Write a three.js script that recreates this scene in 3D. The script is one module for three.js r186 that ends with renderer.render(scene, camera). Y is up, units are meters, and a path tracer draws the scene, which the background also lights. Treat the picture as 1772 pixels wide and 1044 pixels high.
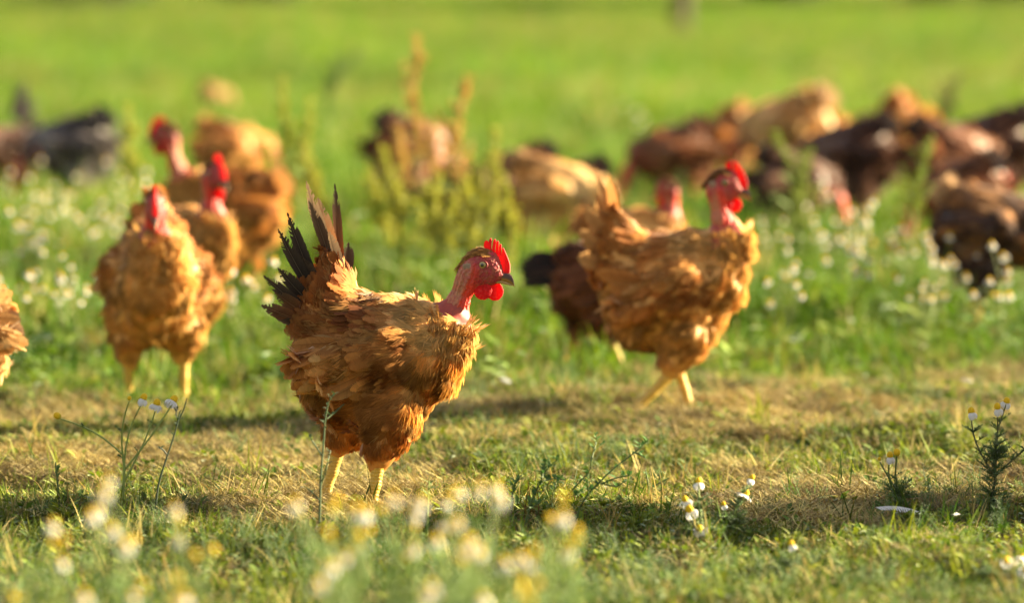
import * as THREE from 'three';
import { ImprovedNoise } from 'three/addons/math/ImprovedNoise.js';

// ------------------------------------------------------------------ camera, sky, sun, exposure
const scene = new THREE.Scene();
const PXW = 1772, PXH = 1044, S = 0.957e-3;            // photograph size; metres per pixel in the plane of the sharp hen
const FPX = 7314, CAMH = 0.985, CAMZ = 7, PITCH = Math.atan(672 / FPX);
const camera = new THREE.PerspectiveCamera(2 * Math.atan(PXH / 2 / FPX) * 180 / Math.PI, PXW / PXH, 0.1, 1000);
camera.position.set(0, CAMH, CAMZ);
camera.rotation.x = -PITCH;
camera.focus = 7.0;
camera.userData.fStop = 2.35;
const renderer = new THREE.WebGLRenderer({ antialias: true });
renderer.toneMapping = THREE.LinearToneMapping;
renderer.toneMappingExposure = 5.7;
renderer.shadowMap.enabled = true;

const SUN = new THREE.Vector3(0.92, 0.29, -0.29).normalize();
{
  const W = 512, H = 256, d = new Float32Array(W * H * 4);
  for (let r = 0; r < H; r++) for (let c = 0; c < W; c++) {
    const el = ((r + 0.5) / H - 0.5) * Math.PI, az = ((c + 0.5) / W - 0.5) * 2 * Math.PI;
    const x = Math.cos(az) * Math.cos(el), y = Math.sin(el), z = Math.sin(az) * Math.cos(el);
    const k = Math.pow(1 - Math.max(0, y), 3), cs = x * SUN.x + y * SUN.y + z * SUN.z;
    const glow = 0.55 * Math.exp((cs - 1) * 5);
    const o = (r * W + c) * 4, low = y < 0 ? 0.5 : 1;
    d[o] = (0.58 + 0.42 * k + glow * 1.0) * low; d[o + 1] = (0.63 + 0.26 * k + glow * 0.78) * low; d[o + 2] = (0.74 - 0.04 * k + glow * 0.45) * low; d[o + 3] = 1;
  }
  const t = new THREE.DataTexture(d, W, H, THREE.RGBAFormat, THREE.FloatType);
  t.mapping = THREE.EquirectangularReflectionMapping; t.magFilter = THREE.LinearFilter; t.needsUpdate = true;
  scene.background = t; scene.environment = t;
  scene.backgroundIntensity = scene.environmentIntensity = 0.16;
}
const sun = new THREE.DirectionalLight(new THREE.Color().setRGB(1.0, 0.83, 0.54), 5);
sun.position.copy(SUN).multiplyScalar(30); sun.castShadow = true;
sun.shadow.mapSize.set(4096, 4096);
Object.assign(sun.shadow.camera, { left: -12, right: 12, top: 12, bottom: -12, near: 1, far: 80 });
scene.add(sun); scene.add(sun.target);

// ------------------------------------------------------------------ helpers
function rngOf(seed) { let a = seed >>> 0; return () => { a = (a + 0x6d2b79f5) | 0; let t = Math.imul(a ^ (a >>> 15), 1 | a); t = (t + Math.imul(t ^ (t >>> 7), 61 | t)) ^ t; return ((t ^ (t >>> 14)) >>> 0) / 4294967296; }; }
const V = (x, y, z) => new THREE.Vector3(x, y, z);
const lerp = (a, b, t) => a + (b - a) * t, clamp = (x, a, b) => Math.min(b, Math.max(a, x));
const smooth = (a, b, x) => { const t = clamp((x - a) / (b - a), 0, 1); return t * t * (3 - 2 * t); };
const perlin = new ImprovedNoise();
const noise = (x, y, z = 0) => perlin.noise(x + 71.3, y + 19.7, z + 5.1);
const fbm = (x, y, o = 3) => { let s = 0, a = 0.6; for (let i = 0; i < o; i++) { s += a * noise(x, y, i * 7.7); x *= 2.03; y *= 2.03; a *= 0.5; } return s; };
const mixc = (a, b, t) => [lerp(a[0], b[0], t), lerp(a[1], b[1], t), lerp(a[2], b[2], t)];
const mulc = (a, k) => [a[0] * k, a[1] * k, a[2] * k];
const names = {};
function numbered(n) { const k = names[n] = (names[n] ?? -1) + 1; return k ? n + '_' + String(k).padStart(3, '0') : n; }
function tag(o, label, category, group, kind) { if (label) o.userData.label = label; if (category) o.userData.category = category; if (group) o.userData.group = group; if (kind) o.userData.kind = kind; return o; }
function thing(name, pos, turn, label, category, group) {
  const o = new THREE.Group(); o.name = numbered(name); o.position.copy(pos); o.rotation.y = turn; scene.add(o);
  return tag(o, label, category, group);
}
function part(name, geo, mat, parent) { const m = new THREE.Mesh(geo, mat); m.name = name; m.castShadow = m.receiveShadow = true; parent.add(m); return m; }
// pixel of the photograph (x, y) at a horizontal distance D from the camera -> place
function at(x, y, D) {
  const a = PITCH + Math.atan((y - PXH / 2) / FPX), k = Math.hypot(1, 0);
  const dz = Math.cos(PITCH) - ((y - PXH / 2) / FPX) * Math.sin(PITCH);      // forward part of the ray of unit optical depth
  const t = D / dz;
  return V((x - PXW / 2) / FPX * t, CAMH - Math.tan(a) * D * k, CAMZ - D);
}
function spot(x, D) { const p = at(x, 800, D); p.y = height(p.x, p.z); return p; }
function depthOf(y) { return CAMH / Math.tan(PITCH + Math.atan((y - PXH / 2) / FPX)); }

class Acc {           // collects triangles with normals and colours
  constructor() { this.p = []; this.n = []; this.c = []; this.i = []; }
  v(x, y, z, nx, ny, nz, c) { this.p.push(x, y, z); this.n.push(nx, ny, nz); this.c.push(c[0], c[1], c[2]); return this.p.length / 3 - 1; }
  t(a, b, c) {        // wound so that the face looks the way its normals do
    const p = this.p, n = this.n, A = a * 3, B = b * 3, C = c * 3, ux = p[B] - p[A], uy = p[B + 1] - p[A + 1], uz = p[B + 2] - p[A + 2], vx = p[C] - p[A], vy = p[C + 1] - p[A + 1], vz = p[C + 2] - p[A + 2];
    const d = (uy * vz - uz * vy) * (n[A] + n[B] + n[C]) + (uz * vx - ux * vz) * (n[A + 1] + n[B + 1] + n[C + 1]) + (ux * vy - uy * vx) * (n[A + 2] + n[B + 2] + n[C + 2]);
    if (d < 0) this.i.push(a, c, b); else this.i.push(a, b, c);
  }
  q(a, b, c, d) { this.t(a, b, c); this.t(a, c, d); }
  geo() {
    const g = new THREE.BufferGeometry();
    g.setAttribute('position', new THREE.BufferAttribute(new Float32Array(this.p), 3));
    g.setAttribute('normal', new THREE.BufferAttribute(new Float32Array(this.n), 3));
    g.setAttribute('color', new THREE.BufferAttribute(new Float32Array(this.c), 3));
    g.setIndex(this.i);
    return g;
  }
}
const mat = (o) => new THREE.MeshPhysicalMaterial({ vertexColors: true, side: THREE.DoubleSide, roughness: 0.8, ...o });
const M = {
  skin: mat({ roughness: 0.55, side: THREE.FrontSide }),
  feather: mat({ roughness: 0.97, transmission: 0.45, thickness: 0, specularIntensity: 0.4 }),
  fleshy: mat({ roughness: 0.9, transmission: 0.55, thickness: 0, specularIntensity: 0.5 }),
  beak: mat({ roughness: 0.5, specularIntensity: 0.6 }),
  eye: mat({ roughness: 0.08, clearcoat: 1 }),
  grass: mat({ roughness: 0.94, transmission: 0.5, thickness: 0, specularIntensity: 0.25 }),
  straw: mat({ roughness: 0.8, transmission: 0.2, thickness: 0, specularIntensity: 0.6 }),
  leaf: mat({ roughness: 0.88, transmission: 0.4, thickness: 0, specularIntensity: 0.7 }),
  stem: mat({ roughness: 0.6 }),
  petal: mat({ roughness: 0.95, transmission: 0.4, thickness: 0 }),
  disc: mat({ roughness: 0.9 }),
  ground: mat({ roughness: 1, side: THREE.FrontSide, specularIntensity: 0.2 }),
  wood: mat({ roughness: 0.9, side: THREE.FrontSide }),
};

// ------------------------------------------------------------------ the ground
const near = (x, z) => 1 - smooth(3, 9, Math.hypot(x, z * 0.8));
function height(x, z) {
  const k = 0.35 + 0.65 * near(x, z);
  return k * (0.036 * fbm(x * 1.3, z * 1.1, 2) + 0.030 * fbm(x * 3.6 + 9, z * 3.6, 2) + 0.012 * noise(x * 17, z * 17) + 0.005 * noise(x * 43, z * 43));
}
// how much tall green meadow grows at a place: 0 on the trodden strip, 1 behind it
function meadow(x, z) { const edge = -1.7 - 0.5 * x + 0.75 * fbm(x * 1.9, z * 1.1 + 3, 3); return smooth(0.55, -0.65, z - edge); }
function bare(x, z) { return smooth(0.12, 0.34, fbm(x * 2.6 + 31, z * 2.0 + 7, 3)) * (1 - meadow(x, z)); }
// how green the short turf is
function green(x, z) {
  const D = CAMZ - z, front = smooth(7.0, 6.4, D) * 0.62;
  return clamp(0.58 + front + 1.3 * fbm(x * 2.4 + 4, z * 1.7, 3), 0.03, 1);
}
{
  const axis = (fine, step, far) => { const a = []; for (let v = -fine; v <= fine; v += step) a.push(v); let s = step; let e = fine; const up = []; while (e < far) { s *= 1.16; e += s; up.push(e); } return [...up.map((v) => -v).reverse(), ...a, ...up]; };
  const xs = axis(1.5, 0.02, 400), zs = axis(2.6, 0.02, 420).map((z) => z - 0.2);
  const pos = new Float32Array(xs.length * zs.length * 3), col = new Float32Array(pos.length), idx = [];
  let o = 0;
  const soil = [0.095, 0.062, 0.034], thatch = [0.29, 0.22, 0.08], turf = [0.06, 0.095, 0.012], lawn = [0.095, 0.19, 0.012], hay = [0.23, 0.25, 0.04];
  for (const z of zs) for (const x of xs) {
    const m = meadow(x, z), g = green(x, z), f = fbm(x * 9, z * 9, 3);
    let c = mixc(soil, thatch, clamp(0.42 + 1.0 * f + 0.4 * fbm(x * 2.2, z * 2.2 + 8, 2), 0, 1));
    c = mixc(c, turf, g * 0.6); c = mixc(c, mulc(soil, 1 + 0.5 * f), bare(x, z) * 0.85);
    const far = smooth(-6, -16, z), band = fbm(x * 0.22 + 2, z * 0.10, 3);
    const fieldc = mixc(lawn, hay, clamp(0.42 + 1.3 * band + 0.5 * fbm(x * 0.9, z * 0.4, 2) + 0.25 * smooth(-18, -38, z) + 0.03 * x, 0, 0.9));
    c = mixc(c, mixc([0.05, 0.08, 0.012], fieldc, far), m);
    pos.set([x, height(x, z), z], o); col.set(c, o); o += 3;
  }
  const w = xs.length;
  for (let j = 0; j < zs.length - 1; j++) for (let i = 0; i < w - 1; i++) { const a = j * w + i; idx.push(a, a + w, a + 1, a + 1, a + w, a + w + 1); }
  const g = new THREE.BufferGeometry();
  g.setAttribute('position', new THREE.BufferAttribute(pos, 3)); g.setAttribute('color', new THREE.BufferAttribute(col, 3));
  g.setIndex(idx); g.computeVertexNormals();
  const m = part('ground', g, M.ground, scene); m.userData.kind = 'structure'; m.userData.label = 'grassy field of dry trodden turf in front and green meadow behind';
}

// ------------------------------------------------------------------ grass and low weeds
// one curved blade: root (x,z), heading a, length L, width w, lean (0 upright .. 1 flat), curl
function blade(acc, x, y, z, a, L, w, lean, curl, c0, c1, n = 3, twist = 0, turn = 0) {
  let dx = Math.cos(a), dz = Math.sin(a), sx = -Math.sin(a + twist), sz = Math.cos(a + twist);
  let px = x, py = y, pz = z, th = lean * 1.45, L1 = L / n, prev = null;
  for (let k = 0; k <= n; k++) {
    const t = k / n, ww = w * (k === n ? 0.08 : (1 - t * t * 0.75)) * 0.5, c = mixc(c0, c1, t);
    const nx = -dx * Math.cos(th), ny = Math.sin(th), nz = -dz * Math.cos(th);
    const A = acc.v(px - sx * ww, py, pz - sz * ww, nx - sx * 0.3, ny, nz - sz * 0.3, c), B = acc.v(px + sx * ww, py, pz + sz * ww, nx + sx * 0.3, ny, nz + sz * 0.3, c);
    if (prev) acc.q(prev[0], prev[1], B, A);
    prev = [A, B];
    th += curl / n; if (turn) { a += turn / n; dx = Math.cos(a); dz = Math.sin(a); sx = -Math.sin(a + twist); sz = Math.cos(a + twist); }
    px += dx * Math.sin(th) * L1; py += Math.cos(th) * L1; pz += dz * Math.sin(th) * L1;
  }
}
function leafAt(acc, o, T, N, L, w, c0, c1, fold = 0.25) {   // a small ovate leaf with a folded midrib
  const Sd = V().crossVectors(T, N).normalize(); let prev = null;
  const prof = [0.12, 0.8, 1, 0.7, 0.05];
  for (let k = 0; k < 5; k++) {
    const t = k / 4, ww = w * 0.5 * prof[k], b = -0.25 * t * t * L, c = mixc(c0, c1, t);
    const m = [o.x + T.x * L * t + N.x * b, o.y + T.y * L * t + N.y * b, o.z + T.z * L * t + N.z * b];
    const row = [-1, 0, 1].map((s) => acc.v(m[0] + Sd.x * ww * s + N.x * fold * ww * Math.abs(s), m[1] + Sd.y * ww * s + N.y * fold * ww * Math.abs(s), m[2] + Sd.z * ww * s + N.z * fold * ww * Math.abs(s), N.x - Sd.x * s * 0.3, N.y - Sd.y * s * 0.3, N.z - Sd.z * s * 0.3, s ? c : mulc(c, 1.15)));
    if (prev) { acc.q(prev[0], prev[1], row[1], row[0]); acc.q(prev[1], prev[2], row[2], row[1]); }
    prev = row;
  }
}
const grey = (r, a = 0.75, b = 1.25) => { const k = lerp(a, b, r()); return [k, k, k * lerp(0.85, 1.1, r())]; };
function clump(seed, n, R, Lmin, Lmax, w, leanMin, leanMax, curl) {
  const r = rngOf(seed), acc = new Acc();
  for (let i = 0; i < n; i++) {
    const a = r() * 6.283, q = Math.sqrt(r()) * R, c = grey(r), b = r() * 6.283;
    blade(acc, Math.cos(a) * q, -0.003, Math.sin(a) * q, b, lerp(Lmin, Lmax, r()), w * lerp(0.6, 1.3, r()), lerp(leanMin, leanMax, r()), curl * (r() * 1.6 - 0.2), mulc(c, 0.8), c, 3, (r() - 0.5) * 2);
  }
  return acc.geo();
}
function strawMat(seed, n, R) {    // dead blades lying about, bent and looping
  const r = rngOf(seed), acc = new Acc();
  for (let i = 0; i < n; i++) {
    const a = r() * 6.283, q = Math.sqrt(r()) * R, c = grey(r, 0.55, 1.3);
    blade(acc, Math.cos(a) * q, 0.001 + r() * 0.010, Math.sin(a) * q, r() * 6.283, lerp(0.014, 0.062, r() * r()), lerp(0.0011, 0.0030, r() * r()), lerp(0.6, 1.04, r()), (r() - 0.2) * 0.9, c, mulc(c, 1.1), 4, (r() - 0.5) * 2.4, (r() - 0.5) * 4.5);
  }
  return acc.geo();
}
function herb(seed, n, R, L, w, up) {   // small broad-leaved weed rosette
  const r = rngOf(seed), acc = new Acc();
  for (let i = 0; i < n; i++) {
    const a = r() * 6.283, q = r() * R, e = lerp(0.1, 1.0, r()), T = V(Math.cos(a) * Math.cos(e), Math.sin(e), Math.sin(a) * Math.cos(e)), N = V(-Math.cos(a) * Math.sin(e), Math.cos(e), -Math.sin(a) * Math.sin(e));
    const c = grey(r);
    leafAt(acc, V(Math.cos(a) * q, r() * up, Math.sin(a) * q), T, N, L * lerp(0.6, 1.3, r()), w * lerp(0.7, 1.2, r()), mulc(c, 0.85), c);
  }
  return acc.geo();
}
function feathery(seed, n, R, H) {    // finely cut chamomile leaves
  const r = rngOf(seed), acc = new Acc();
  for (let i = 0; i < n; i++) {
    const a = r() * 6.283, q = r() * R, b = r() * 6.283, c = grey(r), L = H * lerp(0.5, 1.1, r()), lean = lerp(0.1, 0.8, r());
    const dir = V(Math.cos(b) * Math.sin(lean), Math.cos(lean), Math.sin(b) * Math.sin(lean)), o = V(Math.cos(a) * q, 0, Math.sin(a) * q);
    blade(acc, o.x, o.y, o.z, b, L, 0.0013, lean / 1.45, 0.1, c, c, 2);
    for (let k = 1; k < 8; k++) { const p = o.clone().addScaledVector(dir, L * (k + 0.5) / 8.5); for (let s = 0; s < 2; s++) blade(acc, p.x, p.y, p.z, r() * 6.283, L * lerp(0.12, 0.28, r()), 0.0011, lerp(0.2, 0.8, r()), 0.3, c, mulc(c, 1.15), 1); }
  }
  return acc.geo();
}
const tmpM = new THREE.Matrix4(), tmpQ = new THREE.Quaternion(), tmpE = new THREE.Euler();
// scatter copies of a few shapes; pick(x, z, r) -> null or [scale, colour]
function scatter(name, label, category, shapes, material, seed, n, area, pick) {
  const r = rngOf(seed), lists = shapes.map(() => []);
  for (let i = 0; i < n; i++) {
    const p = area(r); if (!p) continue;
    const k = pick(p[0], p[1], r); if (!k) continue;
    lists[Math.floor(r() * shapes.length)].push([p, k, r() * 6.283, (r() - 0.5) * 0.25, (r() - 0.5) * 0.25]);
  }
  shapes.forEach((g, s) => {
    const L = lists[s]; if (!L.length) return;
    const im = new THREE.InstancedMesh(g, material, L.length);
    L.forEach(([p, k, ry, rx, rz], i) => {
      tmpQ.setFromEuler(tmpE.set(rx, ry, rz));
      tmpM.compose(V(p[0], height(p[0], p[1]), p[1]), tmpQ, V(k[0], k[0] * (k[2] ?? 1), k[0])); im.setMatrixAt(i, tmpM);
      im.setColorAt(i, new THREE.Color().setRGB(...k[1]));
    });
    im.name = numbered(name); im.castShadow = im.receiveShadow = true; scene.add(im);
    tag(im, label, category, null, 'stuff');
  });
}
const halfW = (z, pad) => (CAMZ - z) * 0.1215 * 1.0 + pad;
const strip = (D0, D1, pad, pw = 1) => (r) => { const D = lerp(D0, D1, Math.pow(r(), pw)), z = CAMZ - D, h = halfW(z, pad); if (r() > h / halfW(CAMZ - D1, pad)) return null; return [lerp(-h, h, r()), z]; };
const DRY = [[0.44, 0.345, 0.105], [0.32, 0.235, 0.06], [0.60, 0.50, 0.19], [0.19, 0.12, 0.035]];
const GRN = [[0.17, 0.24, 0.012], [0.085, 0.165, 0.010], [0.27, 0.31, 0.018], [0.045, 0.10, 0.010]];
const LUSH = [[0.085, 0.205, 0.006], [0.13, 0.255, 0.008], [0.05, 0.14, 0.006], [0.20, 0.285, 0.012]];
const choose = (r, L) => { const a = L[Math.floor(r() * L.length)], b = L[Math.floor(r() * L.length)]; return mulc(mixc(a, b, r()), lerp(0.8, 1.2, r())); };
{
  const straws = [1, 2, 3, 4].map((s) => strawMat(s, 44, 0.035));
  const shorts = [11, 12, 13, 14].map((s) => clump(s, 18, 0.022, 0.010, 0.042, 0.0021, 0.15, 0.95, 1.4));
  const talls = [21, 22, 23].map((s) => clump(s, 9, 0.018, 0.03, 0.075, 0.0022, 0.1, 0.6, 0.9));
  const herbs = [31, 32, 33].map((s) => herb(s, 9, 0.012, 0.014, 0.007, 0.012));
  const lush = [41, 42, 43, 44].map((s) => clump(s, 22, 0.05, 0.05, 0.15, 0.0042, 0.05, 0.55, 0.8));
  const lushHerb = [51, 52].map((s) => herb(s, 16, 0.04, 0.035, 0.018, 0.09));
  const fine = [61, 62, 63].map((s) => feathery(s, 9, 0.022, 0.05));
  const lush2 = (x, z) => smooth(0.20, 0.85, green(x, z)), tone = (x, z, c) => mulc(c, clamp(1 + 0.75 * fbm(x * 5 + 60, z * 4, 2), 0.5, 1.6));
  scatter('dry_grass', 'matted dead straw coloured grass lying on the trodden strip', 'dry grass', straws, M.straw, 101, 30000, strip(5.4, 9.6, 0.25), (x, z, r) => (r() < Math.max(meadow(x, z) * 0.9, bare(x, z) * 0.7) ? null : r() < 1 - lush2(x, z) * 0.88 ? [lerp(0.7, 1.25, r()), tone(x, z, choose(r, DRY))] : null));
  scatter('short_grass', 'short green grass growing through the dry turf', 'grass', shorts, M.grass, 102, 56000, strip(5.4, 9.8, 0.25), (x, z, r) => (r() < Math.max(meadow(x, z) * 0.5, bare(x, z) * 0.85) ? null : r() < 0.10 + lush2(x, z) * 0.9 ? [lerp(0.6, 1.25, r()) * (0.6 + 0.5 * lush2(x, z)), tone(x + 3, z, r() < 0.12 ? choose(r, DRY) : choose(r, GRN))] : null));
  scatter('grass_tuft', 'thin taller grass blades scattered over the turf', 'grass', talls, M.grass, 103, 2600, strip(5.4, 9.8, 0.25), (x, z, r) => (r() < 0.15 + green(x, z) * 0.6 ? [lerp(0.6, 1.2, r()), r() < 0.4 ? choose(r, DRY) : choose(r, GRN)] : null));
  scatter('clover_weed', 'small broad leaved weeds low in the turf', 'weeds', herbs, M.leaf, 104, 15000, strip(5.4, 9.8, 0.25), (x, z, r) => (r() < green(x, z) * 1.0 ? [lerp(0.6, 1.4, r()), choose(r, GRN)] : null));
  scatter('chamomile_foliage', 'feathery green chamomile leaves low in the turf', 'weeds', fine, M.leaf, 105, 4200, strip(5.2, 9.5, 0.25), (x, z, r) => { const q = fbm(x * 1.6 + 20, z * 1.6, 2) + 0.35 * smooth(6.9, 6.2, CAMZ - z); return r() < clamp(q * 1.6, 0, 1) ? [lerp(0.6, 1.3, r()), choose(r, [[0.13, 0.22, 0.06], [0.09, 0.17, 0.05], [0.16, 0.26, 0.06]])] : null; });
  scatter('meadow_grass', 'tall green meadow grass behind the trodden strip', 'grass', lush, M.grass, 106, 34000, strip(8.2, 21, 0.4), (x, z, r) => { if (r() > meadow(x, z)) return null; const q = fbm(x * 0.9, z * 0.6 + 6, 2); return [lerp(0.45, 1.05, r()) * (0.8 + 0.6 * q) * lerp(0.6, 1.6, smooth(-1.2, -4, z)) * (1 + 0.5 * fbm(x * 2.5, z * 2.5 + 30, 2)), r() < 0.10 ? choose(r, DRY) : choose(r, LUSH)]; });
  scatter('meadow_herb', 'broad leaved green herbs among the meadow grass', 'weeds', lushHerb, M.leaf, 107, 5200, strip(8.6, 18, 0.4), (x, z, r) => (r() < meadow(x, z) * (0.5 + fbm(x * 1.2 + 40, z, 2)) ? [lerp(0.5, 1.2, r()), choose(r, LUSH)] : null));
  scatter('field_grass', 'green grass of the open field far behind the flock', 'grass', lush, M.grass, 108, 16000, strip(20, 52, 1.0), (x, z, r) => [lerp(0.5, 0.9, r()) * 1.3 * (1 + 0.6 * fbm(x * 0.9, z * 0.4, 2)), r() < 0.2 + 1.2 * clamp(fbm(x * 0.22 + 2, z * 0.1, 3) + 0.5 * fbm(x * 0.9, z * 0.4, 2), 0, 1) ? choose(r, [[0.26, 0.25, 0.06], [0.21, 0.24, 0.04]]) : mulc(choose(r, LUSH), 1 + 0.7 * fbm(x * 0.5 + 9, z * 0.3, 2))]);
}

// ------------------------------------------------------------------ hens
// a closed surface of the field f (negative inside) on a grid, by surface nets
function nets(f, lo, hi, cell, colorOf, out) {
  const n = [0, 1, 2].map((k) => Math.ceil((hi[k] - lo[k]) / cell) + 1), [nx, ny, nz] = n, F = new Float32Array(nx * ny * nz);
  let q = 0;
  for (let k = 0; k < nz; k++) for (let j = 0; j < ny; j++) for (let i = 0; i < nx; i++) F[q++] = f(lo[0] + i * cell, lo[1] + j * cell, lo[2] + k * cell);
  const id = new Int32Array(nx * ny * nz).fill(-1), sx = 1, sy = nx, sz = nx * ny, e = cell * 0.6;
  for (let k = 0; k < nz - 1; k++) for (let j = 0; j < ny - 1; j++) for (let i = 0; i < nx - 1; i++) {
    const b = i + j * sy + k * sz; let x = 0, y = 0, z = 0, m = 0;
    const c = [F[b], F[b + 1], F[b + sy], F[b + sy + 1], F[b + sz], F[b + sz + 1], F[b + sz + sy], F[b + sz + sy + 1]];
    let neg = 0; for (const v of c) if (v < 0) neg++;
    if (neg === 0 || neg === 8) continue;
    const edge = (a, d, ax, ay, az, bx, by, bz) => { if ((c[a] < 0) !== (c[d] < 0)) { const t = c[a] / (c[a] - c[d]); x += lerp(ax, bx, t); y += lerp(ay, by, t); z += lerp(az, bz, t); m++; } };
    edge(0, 1, 0, 0, 0, 1, 0, 0); edge(2, 3, 0, 1, 0, 1, 1, 0); edge(4, 5, 0, 0, 1, 1, 0, 1); edge(6, 7, 0, 1, 1, 1, 1, 1);
    edge(0, 2, 0, 0, 0, 0, 1, 0); edge(1, 3, 1, 0, 0, 1, 1, 0); edge(4, 6, 0, 0, 1, 0, 1, 1); edge(5, 7, 1, 0, 1, 1, 1, 1);
    edge(0, 4, 0, 0, 0, 0, 0, 1); edge(1, 5, 1, 0, 0, 1, 0, 1); edge(2, 6, 0, 1, 0, 0, 1, 1); edge(3, 7, 1, 1, 0, 1, 1, 1);
    const X = lo[0] + (i + x / m) * cell, Y = lo[1] + (j + y / m) * cell, Z = lo[2] + (k + z / m) * cell;
    let gx = f(X + e, Y, Z) - f(X - e, Y, Z), gy = f(X, Y + e, Z) - f(X, Y - e, Z), gz = f(X, Y, Z + e) - f(X, Y, Z - e); const l = Math.hypot(gx, gy, gz) || 1;
    id[b] = out.v(X, Y, Z, gx / l, gy / l, gz / l, colorOf(X, Y, Z, gx / l, gy / l, gz / l));
  }
  for (let k = 1; k < nz - 1; k++) for (let j = 1; j < ny - 1; j++) for (let i = 1; i < nx - 1; i++) {
    const b = i + j * sy + k * sz, s = F[b] < 0;
    const quad = (a, c, d, g) => { if (a < 0 || c < 0 || d < 0 || g < 0) return; if (s) out.q(a, c, d, g); else out.q(g, d, c, a); };
    if (s !== F[b + sx] < 0) quad(id[b - sy - sz], id[b - sz], id[b], id[b - sy]);
    if (s !== F[b + sy] < 0) quad(id[b - sx - sz], id[b - sx], id[b], id[b - sz]);
    if (s !== F[b + sz] < 0) quad(id[b - sx - sy], id[b - sy], id[b], id[b - sx]);
  }
}
const smin = (a, b, k) => { const h = Math.max(k - Math.abs(a - b), 0) / k; return Math.min(a, b) - h * h * k * 0.25; };
function capsule(a, b, ra, rb) {      // tapered capsule between two points
  const dx = b[0] - a[0], dy = b[1] - a[1], dz = b[2] - a[2], d2 = dx * dx + dy * dy + dz * dz || 1e-9;
  return (x, y, z) => { const px = x - a[0], py = y - a[1], pz = z - a[2], t = clamp((px * dx + py * dy + pz * dz) / d2, 0, 1); return Math.hypot(px - dx * t, py - dy * t, pz - dz * t) - (ra + (rb - ra) * t); };
}
function ellipsoid(c, r) { const m = Math.min(...r); return (x, y, z) => { const a = (x - c[0]) / r[0], b = (y - c[1]) / r[1], d = (z - c[2]) / r[2], k = Math.hypot(a, b, d); return (k - 1) * m * (k > 1 ? 1 : 1); }; }
function joined(list, k) { return (x, y, z) => { let d = 1; for (const f of list) d = smin(d, f(x, y, z), k); return d; }; }

// one feather, root at p, along T, outward N; colours go from root to tip
function feather(acc, r, p, T, N, o) {
  const Sx = T.y * N.z - T.z * N.y, Sy = T.z * N.x - T.x * N.z, Sz = T.x * N.y - T.y * N.x;
  const { L, W, n = 10, gap = 0.8, jit = 0.2, lift = 0.15, curl = 0.12, cup = 0.3, c0, c1, edge = 1.1, ragged = 0, quill = null } = o;
  const rach = (t) => { const b = lift * L * t - curl * L * t * t; return [p.x + T.x * L * t + N.x * b, p.y + T.y * L * t + N.y * b, p.z + T.z * L * t + N.z * b]; };
  for (const s of [-1, 1]) for (let i = 0; i < n; i++) {
    const t0 = i / n, t1 = (i + 1) / n, t = (t0 + t1) / 2, br = 1 + (r() - 0.5) * 0.2;
    const half = (u) => W * 0.5 * (u < 0.55 ? Math.pow(Math.sin(Math.PI / 2 * Math.max(0.06, u / 0.55)), 0.7) : Math.sqrt(Math.max(0, 1 - ((u - 0.55) / 0.455) ** 2)));
    const tipAt = (t, k) => { const u = t + 0.26 * (1 - t), cut = ragged ? lerp(1, 0.5, smooth(0.75, 1, u)) * k : k, w = half(u) * cut, al = (u - t) * L * k, cz = -cup * w; const q = rach(t); return [q[0] + Sx * s * w + T.x * al + N.x * cz, q[1] + Sy * s * w + T.y * al + N.y * cz, q[2] + Sz * s * w + T.z * al + N.z * cz]; };
    const k = (1 - jit * r()) * (ragged && r() < ragged * smooth(0.55, 0.9, t) ? 0.5 : 1), g = gap;
    const a = rach(t0), b = rach(t1), ca = mulc(mixc(c0, c1, t0), br), ce = mulc(mixc(c0, c1, Math.min(1, t + 0.2)), edge * br);
    const nn = [N.x + Sx * s * cup * 0.7 + T.x * (curl * t - lift), N.y + Sy * s * cup * 0.7 + T.y * (curl * t - lift), N.z + Sz * s * cup * 0.7 + T.z * (curl * t - lift)];
    const ta = tipAt(t0, k), tb = tipAt(lerp(t0, t1, g), k * (1 - 0.5 * jit * r()));
    const A = acc.v(...a, N.x, N.y, N.z, ca), B = acc.v(...b, N.x, N.y, N.z, ca), C = acc.v(...tb, ...nn, ce), D = acc.v(...ta, ...nn, ce);
    acc.q(A, B, C, D);
  }
  if (quill) {
    const w = quill.w; let prev = null;
    for (let k = 0; k <= 4; k++) { const q = rach(k / 4), ww = w * (1 - 0.8 * k / 4), e = 0.0006; const A = acc.v(q[0] - Sx * ww + N.x * e, q[1] - Sy * ww + N.y * e, q[2] - Sz * ww + N.z * e, N.x, N.y, N.z, quill.c), B = acc.v(q[0] + Sx * ww + N.x * e, q[1] + Sy * ww + N.y * e, q[2] + Sz * ww + N.z * e, N.x, N.y, N.z, quill.c); if (prev) acc.q(prev[0], prev[1], B, A); prev = [A, B]; }
  }
}
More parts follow.
